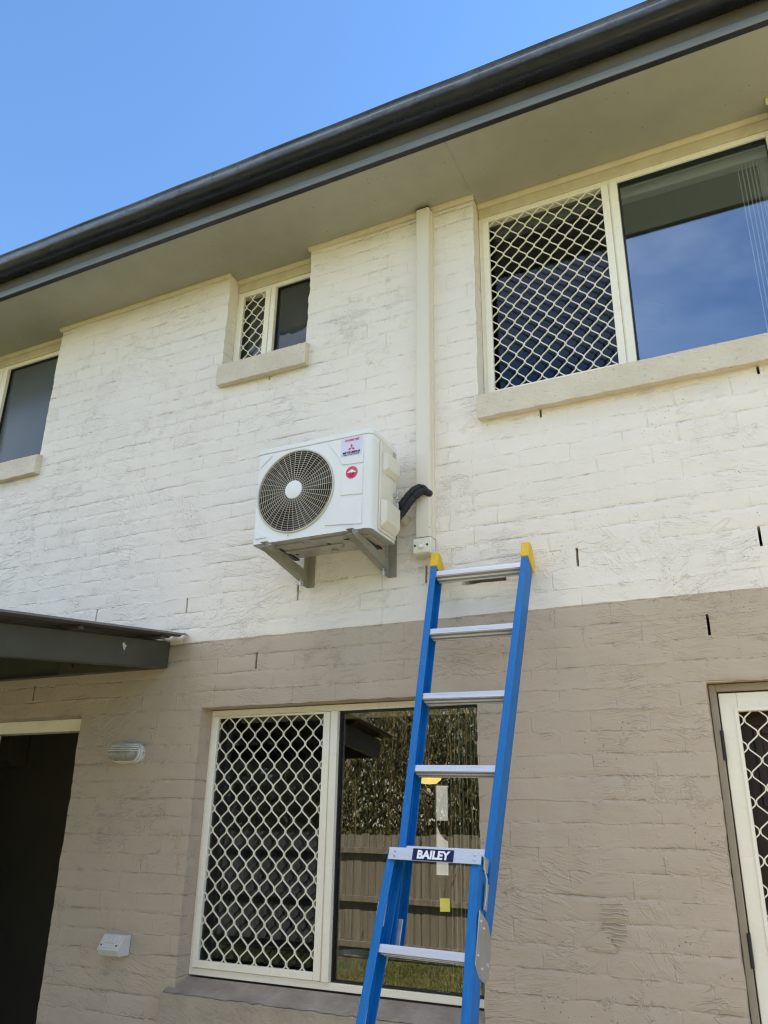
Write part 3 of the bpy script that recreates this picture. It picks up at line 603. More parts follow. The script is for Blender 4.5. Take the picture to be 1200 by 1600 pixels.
g = gr.build('fan_grille', 'grille', ac, ang=60)
MB().lathe([(.0, -.0205), (.040, -.0205), (.047, -.0175), (.048, -.010), (.0, -.010)], (FX, AYF, FZ), 'y', 40).build('grille_hub', 'acwhite', g)
# pressed panels of the front
def plate(poly, name='front_panel', t=.0040, y=AYF, mat='acwhite', bev=.0022): return MB().py(poly, y-t, y-.0002).build(name, mat, ac, bevel=bev, seg=3)
def carc(r, a0, a1, n=8): return [(FX+r*cos(R_(a0+(a1-a0)*k/n)), FZ+r*sin(R_(a0+(a1-a0)*k/n))) for k in range(n+1)]
plate([(-1.606, 3.150), (-1.606, zt-.004), (-1.80, zt-.004)]+carc(.270, 46, 19))
plate([(-1.606, 2.990), (-1.606, 3.136)]+[(-1.715, 3.136)]+carc(.262, 12, -15, 6))
plate([(-1.607, 2.842), (-1.607, 2.976)]+[(-1.725, 2.976)]+carc(.270, -22, -50, 6))
plate([(-2.19, 3.225), (-2.183, 3.23), (-2.125, 3.279), (-2.125, 3.287), (-2.19, 3.232)])
plate([(-2.192, 2.846), (-2.13, 2.846), (-2.13, 2.852), (-2.165, 2.885), (-2.192, 2.895)])
MB().py([(-2.005, 2.838), (-1.999, 2.838), (-1.999, 2.846), (-2.005, 2.846)], AYF-.004, AYF-.0002).build('grille_screw', 'grille', ac)
# stickers with their printing
st = MB().py([(-1.727, 3.195), (-1.613, 3.195), (-1.613, 3.291), (-1.727, 3.291)], AYF-.0052, AYF-.0042).build('brand_sticker', 'sticker', ac)
def front_text(body, x, z, size, mat, par, offset=0., shear=0., wid=None, yy=AYF-.0055):
    vs, fs = text_mesh(body, size, offset, shear)
    w = max(v[0] for v in vs)-min(v[0] for v in vs); k = (wid/w) if wid else 1
    MB().add([(x+v[0]*k, yy-v[2], z+v[1]) for v in vs], fs).build('lettering', mat, par, smooth=False)
front_text('INVERTER', -1.668, 3.277, .0155, 'red', st, .0006, .25, .078)
front_text('MITSUBISHI', -1.670, 3.2125, .0150, 'navy', st, .0006, 0, .092)
front_text('HEAVY INDUSTRIES', -1.670, 3.2015, .0065, 'navy', st, .0002, 0, .086)
lg = MB(); c0 = (-1.670, 3.2365)
for a in (90, 210, 330):
    u = (cos(R_(a)), sin(R_(a))); s = .0125
    e1 = (cos(R_(a-30)), sin(R_(a-30))); e2 = (cos(R_(a+30)), sin(R_(a+30)))
    lg.py([c0, (c0[0]+e1[0]*s, c0[1]+e1[1]*s), (c0[0]+(e1[0]+e2[0])*s, c0[1]+(e1[1]+e2[1])*s), (c0[0]+e2[0]*s, c0[1]+e2[1]*s)], AYF-.0060, AYF-.0053)
lg.build('logo', 'red', st, smooth=False)
rs = MB().py([(-1.665+.0315*cos(2*pi*k/40), 3.107+.0315*sin(2*pi*k/40)) for k in range(40)], AYF-.0052, AYF-.0042).build('round_sticker', 'red', ac)
MB().py([(-1.691, 3.108), (-1.679, 3.114), (-1.669, 3.122), (-1.661, 3.122), (-1.652, 3.114), (-1.640, 3.108), (-1.650, 3.106), (-1.657, 3.109), (-1.665, 3.106), (-1.674, 3.109)], AYF-.0058, AYF-.0053).build('mountain_mark', 'white', rs, smooth=False)
sm = MB()
for i, (w, z) in enumerate(((.034, 3.099), (.028, 3.0925), (.018, 3.086))):
    for q in range(6): sm.box(-1.665-w/2+w*q/6, -1.665-w/2+w*(q+.7)/6, AYF-.0057, AYF-.0053, z-.0018, z+.0018)
sm.build('small_print', 'navy', rs, smooth=False)
# right-hand service cover with its two hoods
sc_ = MB().px([(-.300, 2.832), (-.118, 2.832), (-.118, 3.296), (-.285, 3.296), (-.293, 3.288)], AX1+.0005, AX1+.010).build('service_cover', 'accover', ac, bevel=.004)
def hood(z0, z1, y0, y1, out, taper):
    mb = MB(); x0 = AX1+.0102
    mb.add([(x0, y0, z0), (x0, y1, z0), (x0, y1, z1), (x0, y0, z1), (x0+out, y0+.012, z0+taper), (x0+out, y1, z0+taper), (x0+out, y1, z1-.004), (x0+out, y0+.012, z1-.004)],
           [(3, 2, 1, 0), (4, 5, 6, 7), (0, 1, 5, 4), (1, 2, 6, 5), (2, 3, 7, 6), (3, 0, 4, 7)]); return mb
hood(3.130, 3.235, -.276, -.128, .025, .024).build('upper_hood', 'accover', sc_, bevel=.004)
hood(2.842, 2.985, -.294, -.128, .028, .036).build('lower_hood', 'accover', sc_, bevel=.005)
MB().box(AX1+.0382, AX1+.0392, -.277, -.230, 2.895, 2.965).build('hood_recess', 'accover', sc_, bevel=.0004)
vp = MB()
for z in (2.99, 3.05): vp.tube([(AX1+.010, -.15, z), (AX1+.034, -.15, z)], .011, 10); vp.tube([(AX1+.03, -.15, z-.02), (AX1+.03, -.15, z+.018)], .007, 8)
vp.build('service_valve', 'zinc', ac)
wt = MB().px([(-.160, 2.846), (-.128, 2.846), (-.144, 2.876)], AX1+.0102, AX1+.0112).build('warning_sticker', 'yellowsign', sc_)
vs, fs = text_mesh('!', .020, .0006); MB().add([(AX1+.0114+v[2], -.144+v[0], 2.858+v[1]) for v in vs], fs).build('lettering', 'hinge', sc_, smooth=False)
MB().box(AX1+.0102, AX1+.0110, -.165, -.125, 3.252, 3.285).build('rating_label', 'grey', sc_)

# ---- wall brackets under the unit
def bracket(x, label):
    b = thing('wall_bracket', label, 'bracket', (x, -.02, 2.70), 'steel brackets under the outdoor unit')
    MB().box(x-.004, x+.040, -.006, -.002, 2.688, 3.02).box(x-.004, x+.001, -.045, -.0065, 2.688, 3.02).build('wall_leg', 'bracket', b, bevel=.001)
    arm = MB().prism([(-.412, 2.8125), (-.412, 2.787), (-.406, 2.782), (-.046, 2.718), (-.046, 2.768), (-.30, 2.8055), (-.36, 2.8125)], x+.0085, x+.012, lambda u, v, w: (w, u, v))
    arm.prism([(-.412, 2.7865), (-.412, 2.7835), (-.046, 2.7145), (-.046, 2.7175)], x-.026, x+.0083, lambda u, v, w: (w, u, v))
    arm.box(x-.026, x+.0083, -.412, -.350, 2.8095, 2.8122)
    arm.build('arm', 'bracket', b, bevel=.0008)
    MB().box(x-.022, x+.006, -.300, -.10, 2.8065, 2.8145).build('rubber_pad', 'hinge', b, bevel=.001)
    MB().lathe([(.009, -.006), (.009, .0), (.005, .001), (.005, .014)], (x+.0125, -.392, 2.797), 'x', 10).lathe([(.009, 0), (.009, .02), (.0045, .02), (.0045, .045)], (x+.0, -.07, 2.685), 'z', 8).split('bolt', 'zinc', b)
    return b
bracket(-2.105, 'grey steel wall bracket under the fan end of the outdoor unit')
bracket(-1.640, 'grey steel wall bracket under the service-cover end of the outdoor unit')

# ---------------------------------------------------------------- pipe cover, isolator, lagged pipes
pc = thing('pipe_cover', 'long cream plastic pipe cover running up the wall to the soffit', 'pipe cover', (-1.4365, 0, 2.86))
prof = [(-1.394, .006), (-1.394, -.020), (-1.3975, -.022), (-1.3975, -.048)]+arc(-1.4085, -.050, .011, 0, -90, 4)+arc(-1.467, -.050, .011, 270, 180, 4)+[(-1.478, -.022), (-1.481, -.020), (-1.481, .006)]
MB().pz(prof, 2.855, 4.838).build('cover', 'pvc', pc, ang=50)
MB().box(-1.478, -1.3975, -.060, -.0, 4.8385, 4.846).build('cover_end', 'dark', pc)
cs = MB()
for z in (2.90, 3.07): cs.lathe([(.004, -.0008), (.0035, -.002), (0, -.002)], (-1.402, -.058, z), 'y', 8)
cs.split('screw', 'zinc', pc)
iso = thing('isolator_switch', 'small ivory isolator switch below the pipe cover', 'switch', (-1.441, 0, 2.77))
MB().box(-1.490, -1.394, -.062, -.001, 2.768, 2.853).build('switch_body', 'isol', iso, bevel=.008, seg=3)
MB().box(-1.484, -1.400, -.069, -.0622, 2.773, 2.848).build('face_plate', 'isol', iso, bevel=.006, seg=3)
MB().box(-1.457, -1.427, -.0735, -.0692, 2.796, 2.824).build('rocker_surround', 'isol', iso, bevel=.0015)
MB().px([(-.0738, 2.798), (-.0738, 2.815), (-.084, 2.800), (-.081, 2.797)], -1.449, -1.435).build('rocker', 'white', iso, bevel=.001)
sw = MB()
for x in (-1.474, -1.410): sw.lathe([(.0055, -.0005), (.0055, -.0014), (0, -.0014)], (x, -.0688, 2.811), 'y', 12)
sw.split('screw', 'dark', iso)
ip = thing('insulated_pipe', 'pair of black lagged pipes bending from the outdoor unit into the pipe cover', 'pipe', (-1.5, -.12, 2.95))
def lag(off, r):
    pts = [(-1.610, -.095, 2.895), (-1.592, -.095, 2.925), (-1.566, -.095, 2.962), (-1.534, -.094, 3.000), (-1.500, -.092, 3.042), (-1.464, -.088, 3.080), (-1.438, -.078, 3.095), (-1.421, -.066, 3.092), (-1.414, -.045, 3.086)]
    P = [Vector(p)+Vector(off) for p in pts]; out = []
    for i in range(len(P)-1):
        p0, p1, p2, p3 = P[max(i-1, 0)], P[i], P[i+1], P[min(i+2, len(P)-1)]
        for t in np.linspace(0, 1, 5)[:-1]:
            t = float(t); out.append(.5*((2*p1)+(p2-p0)*t+(2*p0-5*p1+4*p2-p3)*t*t+(3*p1-p0-3*p2+p3)*t**3))
    out.append(P[-1]); return out
MB().tube(lag((-.011, .0, .010), .02), [.0195+.0012*sin(i*1.9) for i in range(33)], 14).build('lagging', 'foam', ip)
MB().tube(lag((.012, -.004, -.012), .02), [.0175+.0012*sin(i*2.3+1) for i in range(33)], 14).build('lagging', 'foam', ip)
tp = MB(); A_, B_ = lag((-.010, 0, .012), 0), lag((.012, -.006, -.014), 0)
for i in (7, 13, 19, 25):
    c = (A_[i]+B_[i])/2; t = (A_[i+1]-A_[i-1]).normalized(); d1 = (A_[i]-B_[i]).normalized(); d2 = t.cross(d1)
    tp.tube([c+d1*.036*cos(2*pi*k/16)+d2*.022*sin(2*pi*k/16) for k in range(17)], .0030, 5, False)
tp.split('cable_tie', 'hinge', ip)
pcap = tag(MB().tube([(-1.556, .004, 2.976), (-1.552, -.022, 2.974), (-1.548, -.040, 2.972)], [.027, .025, .016], 16).build('pipe_collar', 'pvc', None), 'small cream collar on the wall where the lagged pipes go in', 'pipe collar')

# ---------------------------------------------------------------- ladder
LT = 2.781
ld = thing('ladder', 'blue fibreglass ladder with aluminium steps and yellow caps leaning on the wall', 'ladder')
lean, roll = R_(17.74), R_(1.117)
Zd = Vector((0, sin(lean), cos(lean))); Xa = Vector((1, 0, 0)); X2 = Xa*cos(roll)-Zd*sin(roll); Z2 = Zd*cos(roll)+Xa*sin(roll); Y2 = Z2.cross(X2)
top = Vector((-1.1491, -.11, 2.6478)); org = top-Z2*LT
lm = Matrix.Identity(4)
for i in range(3): lm[i][0] = X2[i]; lm[i][1] = Y2[i]; lm[i][2] = Z2[i]
lm.translation = org; ld.matrix_world = lm
def wu(t): return .4335*(1-.0552*t/.3065)            # distance between the rivet lines of the upper section
def wb(t): return .314+.075*(t-1.252)                # the same for the base section
FW, FD = .031, .080
def rail(t0, t1, wf, s, y0, name, fw=FW):
    """channel rail: front flange, outer web, back flange; open towards the middle"""
    mb = MB(); ts = [t0, t1]; vs = []
    th = .0045
    prof = [(-.5*fw, 0), (.5*fw, 0), (.5*fw, FD), (-.5*fw, FD), (-.5*fw, FD-th), (.5*fw-th, FD-th), (.5*fw-th, th), (-.5*fw, th)]
    for t in ts: vs += [(s*(wf(t)/2+u), y0+v, LT-t) for u, v in prof]
    n = len(prof)
    mb.add(vs, [tuple(range(n)), tuple(range(n, 2*n))]+[(i, (i+1) % n, n+(i+1) % n, n+i) for i in range(n)])
    return mb.build(name, 'blue', ld, bevel=.0016)
STEP = [(.0015, .0125), (.0015, -.0125), (.0055, -.0125), (.0055, .003), (.013, .003), (.013, -.009), (.030, -.009), (.030, .003), (.044, .003), (.044, -.009), (.060, -.009), (.060, .003), (.0655, .003), (.0655, -.0125), (.0695, -.0125), (.0695, .0125)]
def step(t, wf, y0, name='step'):
    hw = wf(t)/2-.5*FW+.010
    st_ = MB().px([(y0+a, LT-t+b) for a, b in STEP], -hw, hw)
    for k in range(7): st_.box(-hw+.001, hw-.001, y0+.006+k*.009, y0+.0085+k*.009, LT-t+.0126, LT-t+.0145)
    o = st_.build(name, 'alu', ld, bevel=.0006)
    for a_, b_ in ((.0125, .0305), (.0435, .0605)): MB().box(-hw+.002, hw-.002, y0+a_, y0+b_, LT-t-.0110, LT-t-.0092).build('tread_rib', 'rib', o)
    for a_, b_ in ((.0062, .0123), (.0307, .0433), (.0607, .065)): MB().box(-hw+.004, hw-.004, y0+a_, y0+b_, LT-t-.0118, LT-t+.0026).build('grip_strip', 'grip', o)
    rv = MB()
    for s in (-1, 1): rv.lathe([(.0065, .0), (.0065, -.0014), (.0035, -.0028), (0, -.0028)], (s*wf(t)/2, y0-.0002, LT-t), 'y', 12)
    rv.split('rivet', 'alu', o); return o
r_l = rail(-.045, 1.56, wu, -1, 0, 'upper_rail'); r_r = rail(-.045, 1.56, wu, 1, 0, 'upper_rail')
for k in range(5): step(k*.3065, wu, .004)
for s in (-1, 1):
    c = s*wu(-.06)/2; mb = MB(); a, b = c-.0195, c+.0195; z0 = LT+.040; z1 = LT+.112
    mb.add([(a, -.006, z0), (b, -.006, z0), (b, -.006, z1), (a, -.006, z1), (a, FD+.012, z0-.035), (b, FD+.012, z0-.035), (b, FD+.012, z1-.050), (a, FD+.012, z1-.050), (a, .030, z1), (b, .030, z1)],
           [(0, 1, 2, 3), (1, 5, 6, 9, 2), (0, 3, 8, 7, 4), (3, 2, 9, 8), (8, 9, 6, 7), (4, 7, 6, 5), (0, 4, 5, 1)])
    mb.build('end_cap', 'yellow', ld, bevel=.004, seg=3)
YB = -.098
rail(1.262, LT-.02, wb, -1, YB, 'base_rail'); rail(1.262, LT-.02, wb, 1, YB, 'base_rail')
for k in range(4): step(1.5745+.3065*k, wb, YB+.004)
for s in (-1, 1):
    c = s*wb(LT)/2; MB().box(c-.022, c+.022, YB-.004, YB+FD+.006, -.004, .045).build('foot', 'hinge', ld, bevel=.006)
# platform step with the name plate
PW = .342/2; pt = MB().box(-PW+.006, PW+.012, YB-.010, YB-.006, LT-1.252-.042, LT-1.252).box(-PW, PW, YB-.0058, YB+.083, LT-1.252-.006, LT-1.252-.001)
for y in (.0, .022, .044, .066): pt.box(-PW+.02, PW-.02, YB+y, YB+y+.003, LT-1.252-.020, LT-1.252-.0062)
pl = pt.build('platform', 'alu', ld, bevel=.0012)
rv = MB()
for s in (-1, 1):
    for z in (.013, .029): rv.lathe([(.0045, 0), (.0045, -.001), (.002, -.002), (0, -.002)], (s*(PW-.021)+.009, YB-.0102, LT-1.252-z), 'y', 10)
rv.split('rivet', 'zinc', pl)
np_ = MB().box(-.071, .083, YB-.0118, YB-.0102, LT-1.252-.040, LT-1.252-.0015).build('name_plate', 'navy', pl)
vs, fs = text_mesh('BAILEY', .036, .0015, .04, .0004); w = max(v[0] for v in vs)-min(v[0] for v in vs); k = .124/w; ym = (max(v[1] for v in vs)+min(v[1] for v in vs))/2
lt = MB().add([(.006+v[0]*k, YB-.0122-v[2], LT-1.252-.0208+(v[1]-ym)*1.05) for v in vs], fs).build('lettering', 'white', pl, smooth=False)
# hinge plates, latches and strap at the joint
for s in (-1, 1):
    x = s*(wb(1.5)/2+FW/2+.0015); x1 = x+s*.004
    c = [(YB+.012, LT-1.43), (YB+.014, LT-1.59), (YB+.060, LT-1.62), (YB+.130, LT-1.625), (YB+.150, LT-1.60), (YB+.150, LT-1.50), (YB+.100, LT-1.45)]
    hp = MB().px(c, min(x, x1), max(x, x1)).build('hinge_plate', 'zinc', ld, bevel=.001)
    bo = MB()
    for (y, z, r) in ((YB+.028, LT-1.46, .005), (YB+.028, LT-1.56, .005), (YB+.060, LT-1.475, .005), (YB+.128, LT-1.57, .009), (YB+.075, LT-1.59, .005)): bo.lathe([(r, .0), (r, .003), (r*.5, .005), (0, .005)] if s > 0 else [(r, .0), (r, -.003), (r*.5, -.005), (0, -.005)], (x1, y, z), 'x', 10)
    bo.split('bolt', 'alu', hp)
    xl = s*(wb(1.3)/2+FW/2+.002)
    la = MB().tube([(xl+s*.004, YB+.030, LT-1.268), (xl+s*.006, YB+.036, LT-1.30), (xl+s*.012, YB+.048, LT-1.325), (xl+s*.014, YB+.05, LT-1.37), (xl+s*.012, YB+.05, LT-1.41)], .0035, 8)
    la.box(min(xl+s*.007, xl+s*.011), max(xl+s*.007, xl+s*.011), YB+.05, YB+.078, LT-1.42, LT-1.335); la.box(min(xl, xl+s*.004), max(xl, xl+s*.004), YB+.03, YB+.075, LT-1.30, LT-1.256)
    la.build('latch', 'zinc', ld, bevel=.0006)
lb = MB()
for t0, t1, u in ((1.40, 1.50, .012), (1.72, 1.80, .012)): lb.box(-wb(t0)/2-.5*FW+.0066, -wb(t0)/2-.5*FW+.0074, YB+.02, YB+.05, LT-t1, LT-t0)
lb.split('label_strip', 'lampw', ld)
bs = MB().box(-wu(1.5)/2-.004, -wu(1.5)/2+.030, .01, .0145, LT-1.545, LT-1.46).build('end_bracket', 'alu', ld, bevel=.002)

# ---------------------------------------------------------------- wall lamp and weatherproof switch
lp = thing('wall_lamp', 'oval bulkhead wall lamp with a slotted hood on the tan wall', 'lamp', (-3.17, 0, 1.89))
def stadium(cx, cz, hw, hh, n=10): return [(cx+hw-hh+hh*cos(R_(a)), cz+hh*sin(R_(a))) for a in np.linspace(-90, 90, n)]+[(cx-hw+hh+hh*cos(R_(a)), cz+hh*sin(R_(a))) for a in np.linspace(90, 270, n)]
LC = (-3.155, 1.893)
MB().py(stadium(*LC, .105, .052), -.030, -.001).build('lamp_base', 'lampw', lp, bevel=.004)
MB().py(stadium(LC[0], LC[1], .100, .047), -.044, -.0305).build('lamp_rim', 'lampw', lp, bevel=.004)
df = MB(); vs = []; rings = [(.088, .036, -.0445), (.087, .0355, -.060), (.082, .031, -.074), (.072, .022, -.083), (.05, .008, -.086)]
for hw, hh, y in rings: vs += [(x, y, z) for x, z in stadium(LC[0], LC[1]-.004, hw, hh)]
n = 20; df.add(vs, [(i*n+k, i*n+(k+1) % n, (i+1)*n+(k+1) % n, (i+1)*n+k) for i in range(4) for k in range(n)]+[tuple(range(4*n, 5*n))]); df.build('diffuser', 'diffuser', lp, ang=60)
hd = MB()
for i, (dz, dy) in enumerate(((.006, -.092), (.016, -.088), (.026, -.080), (.035, -.068))):
    pts = [(LC[0]+(hw_)*.094, -.0445 if abs(hw_) > .97 else dy*(1-abs(hw_)**6*.5), LC[1]+dz+.003) for hw_ in np.linspace(-1, 1, 17)]
    for a, b in zip(pts[:-1], pts[1:]): hd.beam(a, b, .005, .0055)
hd.build('hood', 'lampw', lp)
MB().lathe([(.006, 0), (.006, .004), (0, .004)], (LC[0]+.105, -.02, LC[1]), 'x', 10).build('screw', 'zinc', lp)
sb = thing('weatherproof_switch', 'grey angled three gang outdoor switch on the tan wall', 'switch', (-3.06, 0, .99))
SX0, SX1 = -3.135, -3.005
MB().px([(-.001, .956), (-.001, 1.046), (-.045, 1.046), (-.085, .985), (-.066, .956)], SX0, SX1).build('switch_box', 'switch', sb, bevel=.003)
dr = Vector((0, -.040, -.061)).normalized(); nr = Vector((0, -.061, .040)).normalized()
def onface(u0, u1, v0, v1, t0, t1):
    o = Vector((0, -.045, 1.046)); mb = MB(); q = [(u0, v0), (u1, v0), (u1, v1), (u0, v1)]
    vs = [o+dr*v+nr*t+Vector((u, 0, 0)) for t in (t0, t1) for u, v in q]
    return mb.add(vs, [(3, 2, 1, 0), (4, 5, 6, 7)]+[(i, (i+1) % 4, 4+(i+1) % 4, 4+i) for i in range(4)])
onface(SX0+.008, SX1-.008, .005, .066, .0003, .0030).build('face_plate', 'switch', sb, bevel=.001)
for i in range(3): onface(SX0+.030+i*.024, SX0+.051+i*.024, .014, .044, .0033, .0065).build('rocker', 'switch', sb, bevel=.001)
scw = MB()
for u in (SX0+.018, SX1-.018): scw.v += []; scw.add(*(lambda m_: (m_.v, m_.f))(onface(u-.004, u+.004, .049, .057, .0032, .0040)))
scw.split('screw', 'dark', sb)

# ---------------------------------------------------------------- lean-to roof on the left
aw = thing('patio_roof', 'olive grey steel lean-to roof with corrugated sheets over the left doorway', 'patio roof', (-4.5, -.0, 2.4))
SL = .12
def rz(y, off=0.): return 2.478+SL*y+off           # y is negative outwards
for x in (-2.962, -5.2, -7.2): MB().prism([(-.006, rz(0)), (-2.35, rz(-2.35)), (-2.35, rz(-2.35)-.147), (-.006, rz(0)-.147)], x-.05, x, lambda u, v, w: (w, u, v)).build('rafter', 'awn', aw, bevel=.006, seg=3)
MB().box(-3.72, -3.014, -.052, -.004, 2.332, 2.474).build('ledger', 'awn', aw, bevel=.002)
lc = MB().box(-5.15, -3.722, -.010, -.004, 2.335, 2.472).box(-5.15, -3.722, -.052, -.0105, 2.332, 2.338).box(-5.15, -3.722, -.052, -.0105, 2.466, 2.472); lc.build('ledger', 'awn', aw)
MB().lathe([(.012, -.0005), (.012, -.008), (0, -.009)], (-3.63, -.052, 2.378), 'y', 6).build('bolt', 'awn', aw)
for y in (-.16, -.72, -1.28, -1.84, -2.25):
    MB().prism([(-.0, 0), (.034, 0), (.034, .012), (.022, .012), (.022, .020), (.012, .020), (.012, .012), (0, .012)], -7.3, -2.90, lambda u, v, w: (w, y+u, rz(y, .0015)+v+SL*u)).build('batten', 'awnroof', aw)
cs = MB(); nx = 400; xs = np.linspace(-7.4, -2.835, nx); vs = []
for x in xs:
    h = .0085*math.sin(2*pi*x/.076); h = max(-.007, min(.007, h*1.3))
    vs += [(x, -.008, rz(-.008, .030)+h), (x, -2.42, rz(-2.42, .030)+h), (x, -2.42, rz(-2.42, .0285)+h), (x, -.008, rz(-.008, .0285)+h)]
cs.add(vs, [(i*4+k, i*4+(k+1) % 4, i*4+4+(k+1) % 4, i*4+4+k) for i in range(nx-1) for k in range(4)]+[(0, 1, 2, 3), (nx*4-4, nx*4-3, nx*4-2, nx*4-1)]); cs.build('roof_sheet', 'awnroof', aw, ang=60)
MB().box(-7.245, -7.175, -2.33, -2.26, 0, rz(-2.3)-.149).build('post', 'awn', aw, bevel=.004)
MB().box(-7.15, -5.252, -2.40, -2.352, rz(-2.35)-.14, rz(-2.35)-.005).box(-5.198, -3.014, -2.40, -2.352, rz(-2.35)-.14, rz(-2.35)-.005).split('beam', 'awn', aw, bevel=.004)
MB().add([(-2.9605, -.349+.012*cos(a)*(1+.4*sin(3*a)), 2.385+.020*sin(a)*(1+.35*cos(2*a+1))) for a in np.linspace(0, 2*pi, 22)[:-1]]+[(-2.958, -.349, 2.385)], [(i, (i+1) % 21, 21) for i in range(21)]).build('paint_splash', 'lampw', aw)

# ---------------------------------------------------------------- things seen through the glass
tr_ = MB().box(-1.10, .33, .185, .235, 4.705, 4.765)
vb = thing('vertical_blind', 'cream vertical blind drawn to the right side of the wide upper window', 'blind', (.2, .21, 4.75), 'vertical blinds inside the windows')
tr_.build('track', 'white', vb, bevel=.003)
for k in range(8):
    x = .190+k*.019+(.006 if k > 4 else 0); a = R_((87, 86, 85, 84, 80, 70, 58, 45)[k]); c, s = cos(a)*.044, sin(a)*.044
    MB().add([(x-c, .225-s, 3.55), (x+c, .225+s, 3.55), (x+c, .225+s, 4.70), (x-c, .225-s, 4.70), (x-c+.004, .2255-s, 3.55), (x+c+.004, .2255+s, 3.55), (x+c+.004, .2255+s, 4.70), (x-c+.004, .2255-s, 4.70)], [(0, 1, 2, 3), (7, 6, 5, 4), (0, 4, 5, 1), (1, 5, 6, 2), (2, 6, 7, 3), (3, 7, 4, 0)]).build('slat', 'blind', vb, smooth=False)
vb2 = thing('vertical_blind', 'vertical blind drawn to the right side of the tall ground floor window', 'blind', (-1.3, .21, 2.05), 'vertical blinds inside the windows')
MB().box(-2.6, -1.22, .20, .24, 2.055, 2.085).build('track', 'blind', vb2, bevel=.003)
for k in range(8):
    x = -1.424+k*.0195; a = R_(108+(k % 3)*3); c, s = cos(a)*.044, sin(a)*.044
    MB().add([(x-c, .235-s, .95), (x+c, .235+s, .95), (x+c, .235+s, 2.05), (x-c, .235-s, 2.05), (x-c+.0012, .2355-s, .95), (x+c+.0012, .2355+s, .95), (x+c+.0012, .2355+s, 2.05), (x-c+.0012, .2355-s, 2.05)], [(0, 1, 2, 3), (7, 6, 5, 4), (0, 4, 5, 1), (1, 5, 6, 2), (2, 6, 7, 3), (3, 7, 4, 0)]).build('slat', 'blind', vb2, smooth=False)
tag(MB().add([(-1.438, .1224, 1.222), (-1.392, .1224, 1.224), (-1.393, .1214, 1.275), (-1.438, .1222, 1.274), (-1.438, .1228, 1.222), (-1.392, .1228, 1.224), (-1.393, .1218, 1.275), (-1.438, .1226, 1.274)], [(0, 1, 2, 3), (7, 6, 5, 4), (0, 4, 5, 1), (1, 5, 6, 2), (2, 6, 7, 3), (3, 7, 4, 0)]).build('sticky_note', 'note', None, smooth=False), 'small yellow paper note stuck on the ground floor window behind the ladder', 'note')
cl = thing('ceiling_lamp', 'round dome ceiling lamp seen through the wide upper window', 'lamp', (-.45, 1.5, 4.83))
MB().lathe([(.0, -.085), (.06, -.080), (.11, -.062), (.13, -.035), (.13, -.022)], (-.45, 1.5, 4.83), 'z', 32).build('lamp_shade', 'lampw', cl)
MB().lathe([(.145, -.0215), (.145, -.0005)], (-.45, 1.5, 4.83), 'z', 32).build('lamp_base', 'lampw', cl)
M['warmlamp'] = emit_material('lit_warm_lamp', (1, .72, .2), .55); M['daypane'] = emit_material('daylit_pane', (.95, .96, .95), .20)
cl2 = thing('ceiling_lamp', 'lit yellowish lamp seen through the ground floor window', 'lamp', (-2.28, 2.0, 2.6))
MB().tube([(-2.28, 2.0, 2.61), (-2.28, 2.0, 1.92)], .005, 6).build('cord', 'white', cl2)
MB().lathe([(.0, -.06), (.05, -.055), (.085, -.03), (.09, .0), (.03, .045), (.0, .05)], (-2.28, 2.0, 1.885), 'z', 24).build('lamp_shade', 'warmlamp', cl2)
rw = ring(MB(), -3.06, -2.90, 1.12, 1.925, .02, .02, .02, .02, 3.96, 3.998).build('window', 'white', house, smooth=False); MB().py([(-3.035, 1.60), (-2.925, 1.60), (-2.925, 1.42), (-2.96, 1.44), (-3.0, 1.48), (-3.035, 1.55)], 3.975, 3.983).build('navy_patch', 'navy', rw, smooth=False)  # flat navy shape set in front of the pane
rw['label'] = 'narrow daylit window across the room'
MB().box(-3.0395, -2.9205, 3.985, 3.99, 1.1405, 1.9045).build('glass_pane', 'daypane', rw, smooth=False)
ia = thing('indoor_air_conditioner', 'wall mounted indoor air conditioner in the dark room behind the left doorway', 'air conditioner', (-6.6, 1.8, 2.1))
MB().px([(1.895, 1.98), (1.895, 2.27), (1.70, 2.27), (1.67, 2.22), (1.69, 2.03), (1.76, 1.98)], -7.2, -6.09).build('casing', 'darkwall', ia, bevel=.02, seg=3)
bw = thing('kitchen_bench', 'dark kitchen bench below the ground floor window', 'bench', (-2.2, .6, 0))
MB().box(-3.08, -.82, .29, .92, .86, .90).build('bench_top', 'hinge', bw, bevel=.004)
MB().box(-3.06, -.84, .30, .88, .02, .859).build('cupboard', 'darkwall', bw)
tag(MB().lathe([(.085, .001), (.10, .04), (.108, .085), (.112, .088), (.106, .084), (.095, .03), (0, .008)], (-2.05, .46, .9005), 'z', 32).build('metal_bowl', 'alu', None), 'steel bowl on the kitchen bench behind the window', 'bowl')

# ---------------------------------------------------------------- yard behind the camera (seen in the glass)
structure(MB().add([(-400, -400, -.004), (400, -400, -.004), (400, 400, -.004), (-400, 400, -.004)], [(0, 1, 2, 3)]).build('lawn', 'lawn', None, smooth=False))
structure(MB().box(-9, 5, -3.3, -.002, -.05, .003).build('path', 'paving', None, smooth=False))
def grass():
    n = 9000; x = RNG.uniform(-8, 2, n); y = RNG.uniform(-6.25, -4.2, n); h = RNG.uniform(.03, .08, n); a = RNG.uniform(0, pi, n); mb = MB(); vs = []; fs = []
    for i in range(n):
        dx, dy = cos(a[i])*.006, sin(a[i])*.006; lx, ly = RNG.normal(0, .02, 2)
        vs += [(x[i]-dx, y[i]-dy, -.004), (x[i]+dx, y[i]+dy, -.004), (x[i]+lx, y[i]+ly, h[i])]; fs.append((3*i, 3*i+1, 3*i+2))
    mb.v = vs; mb.f = fs; o = mb.build('grass', 'leaf', None, smooth=False, recalc=False); o['kind'] = 'stuff'
grass()
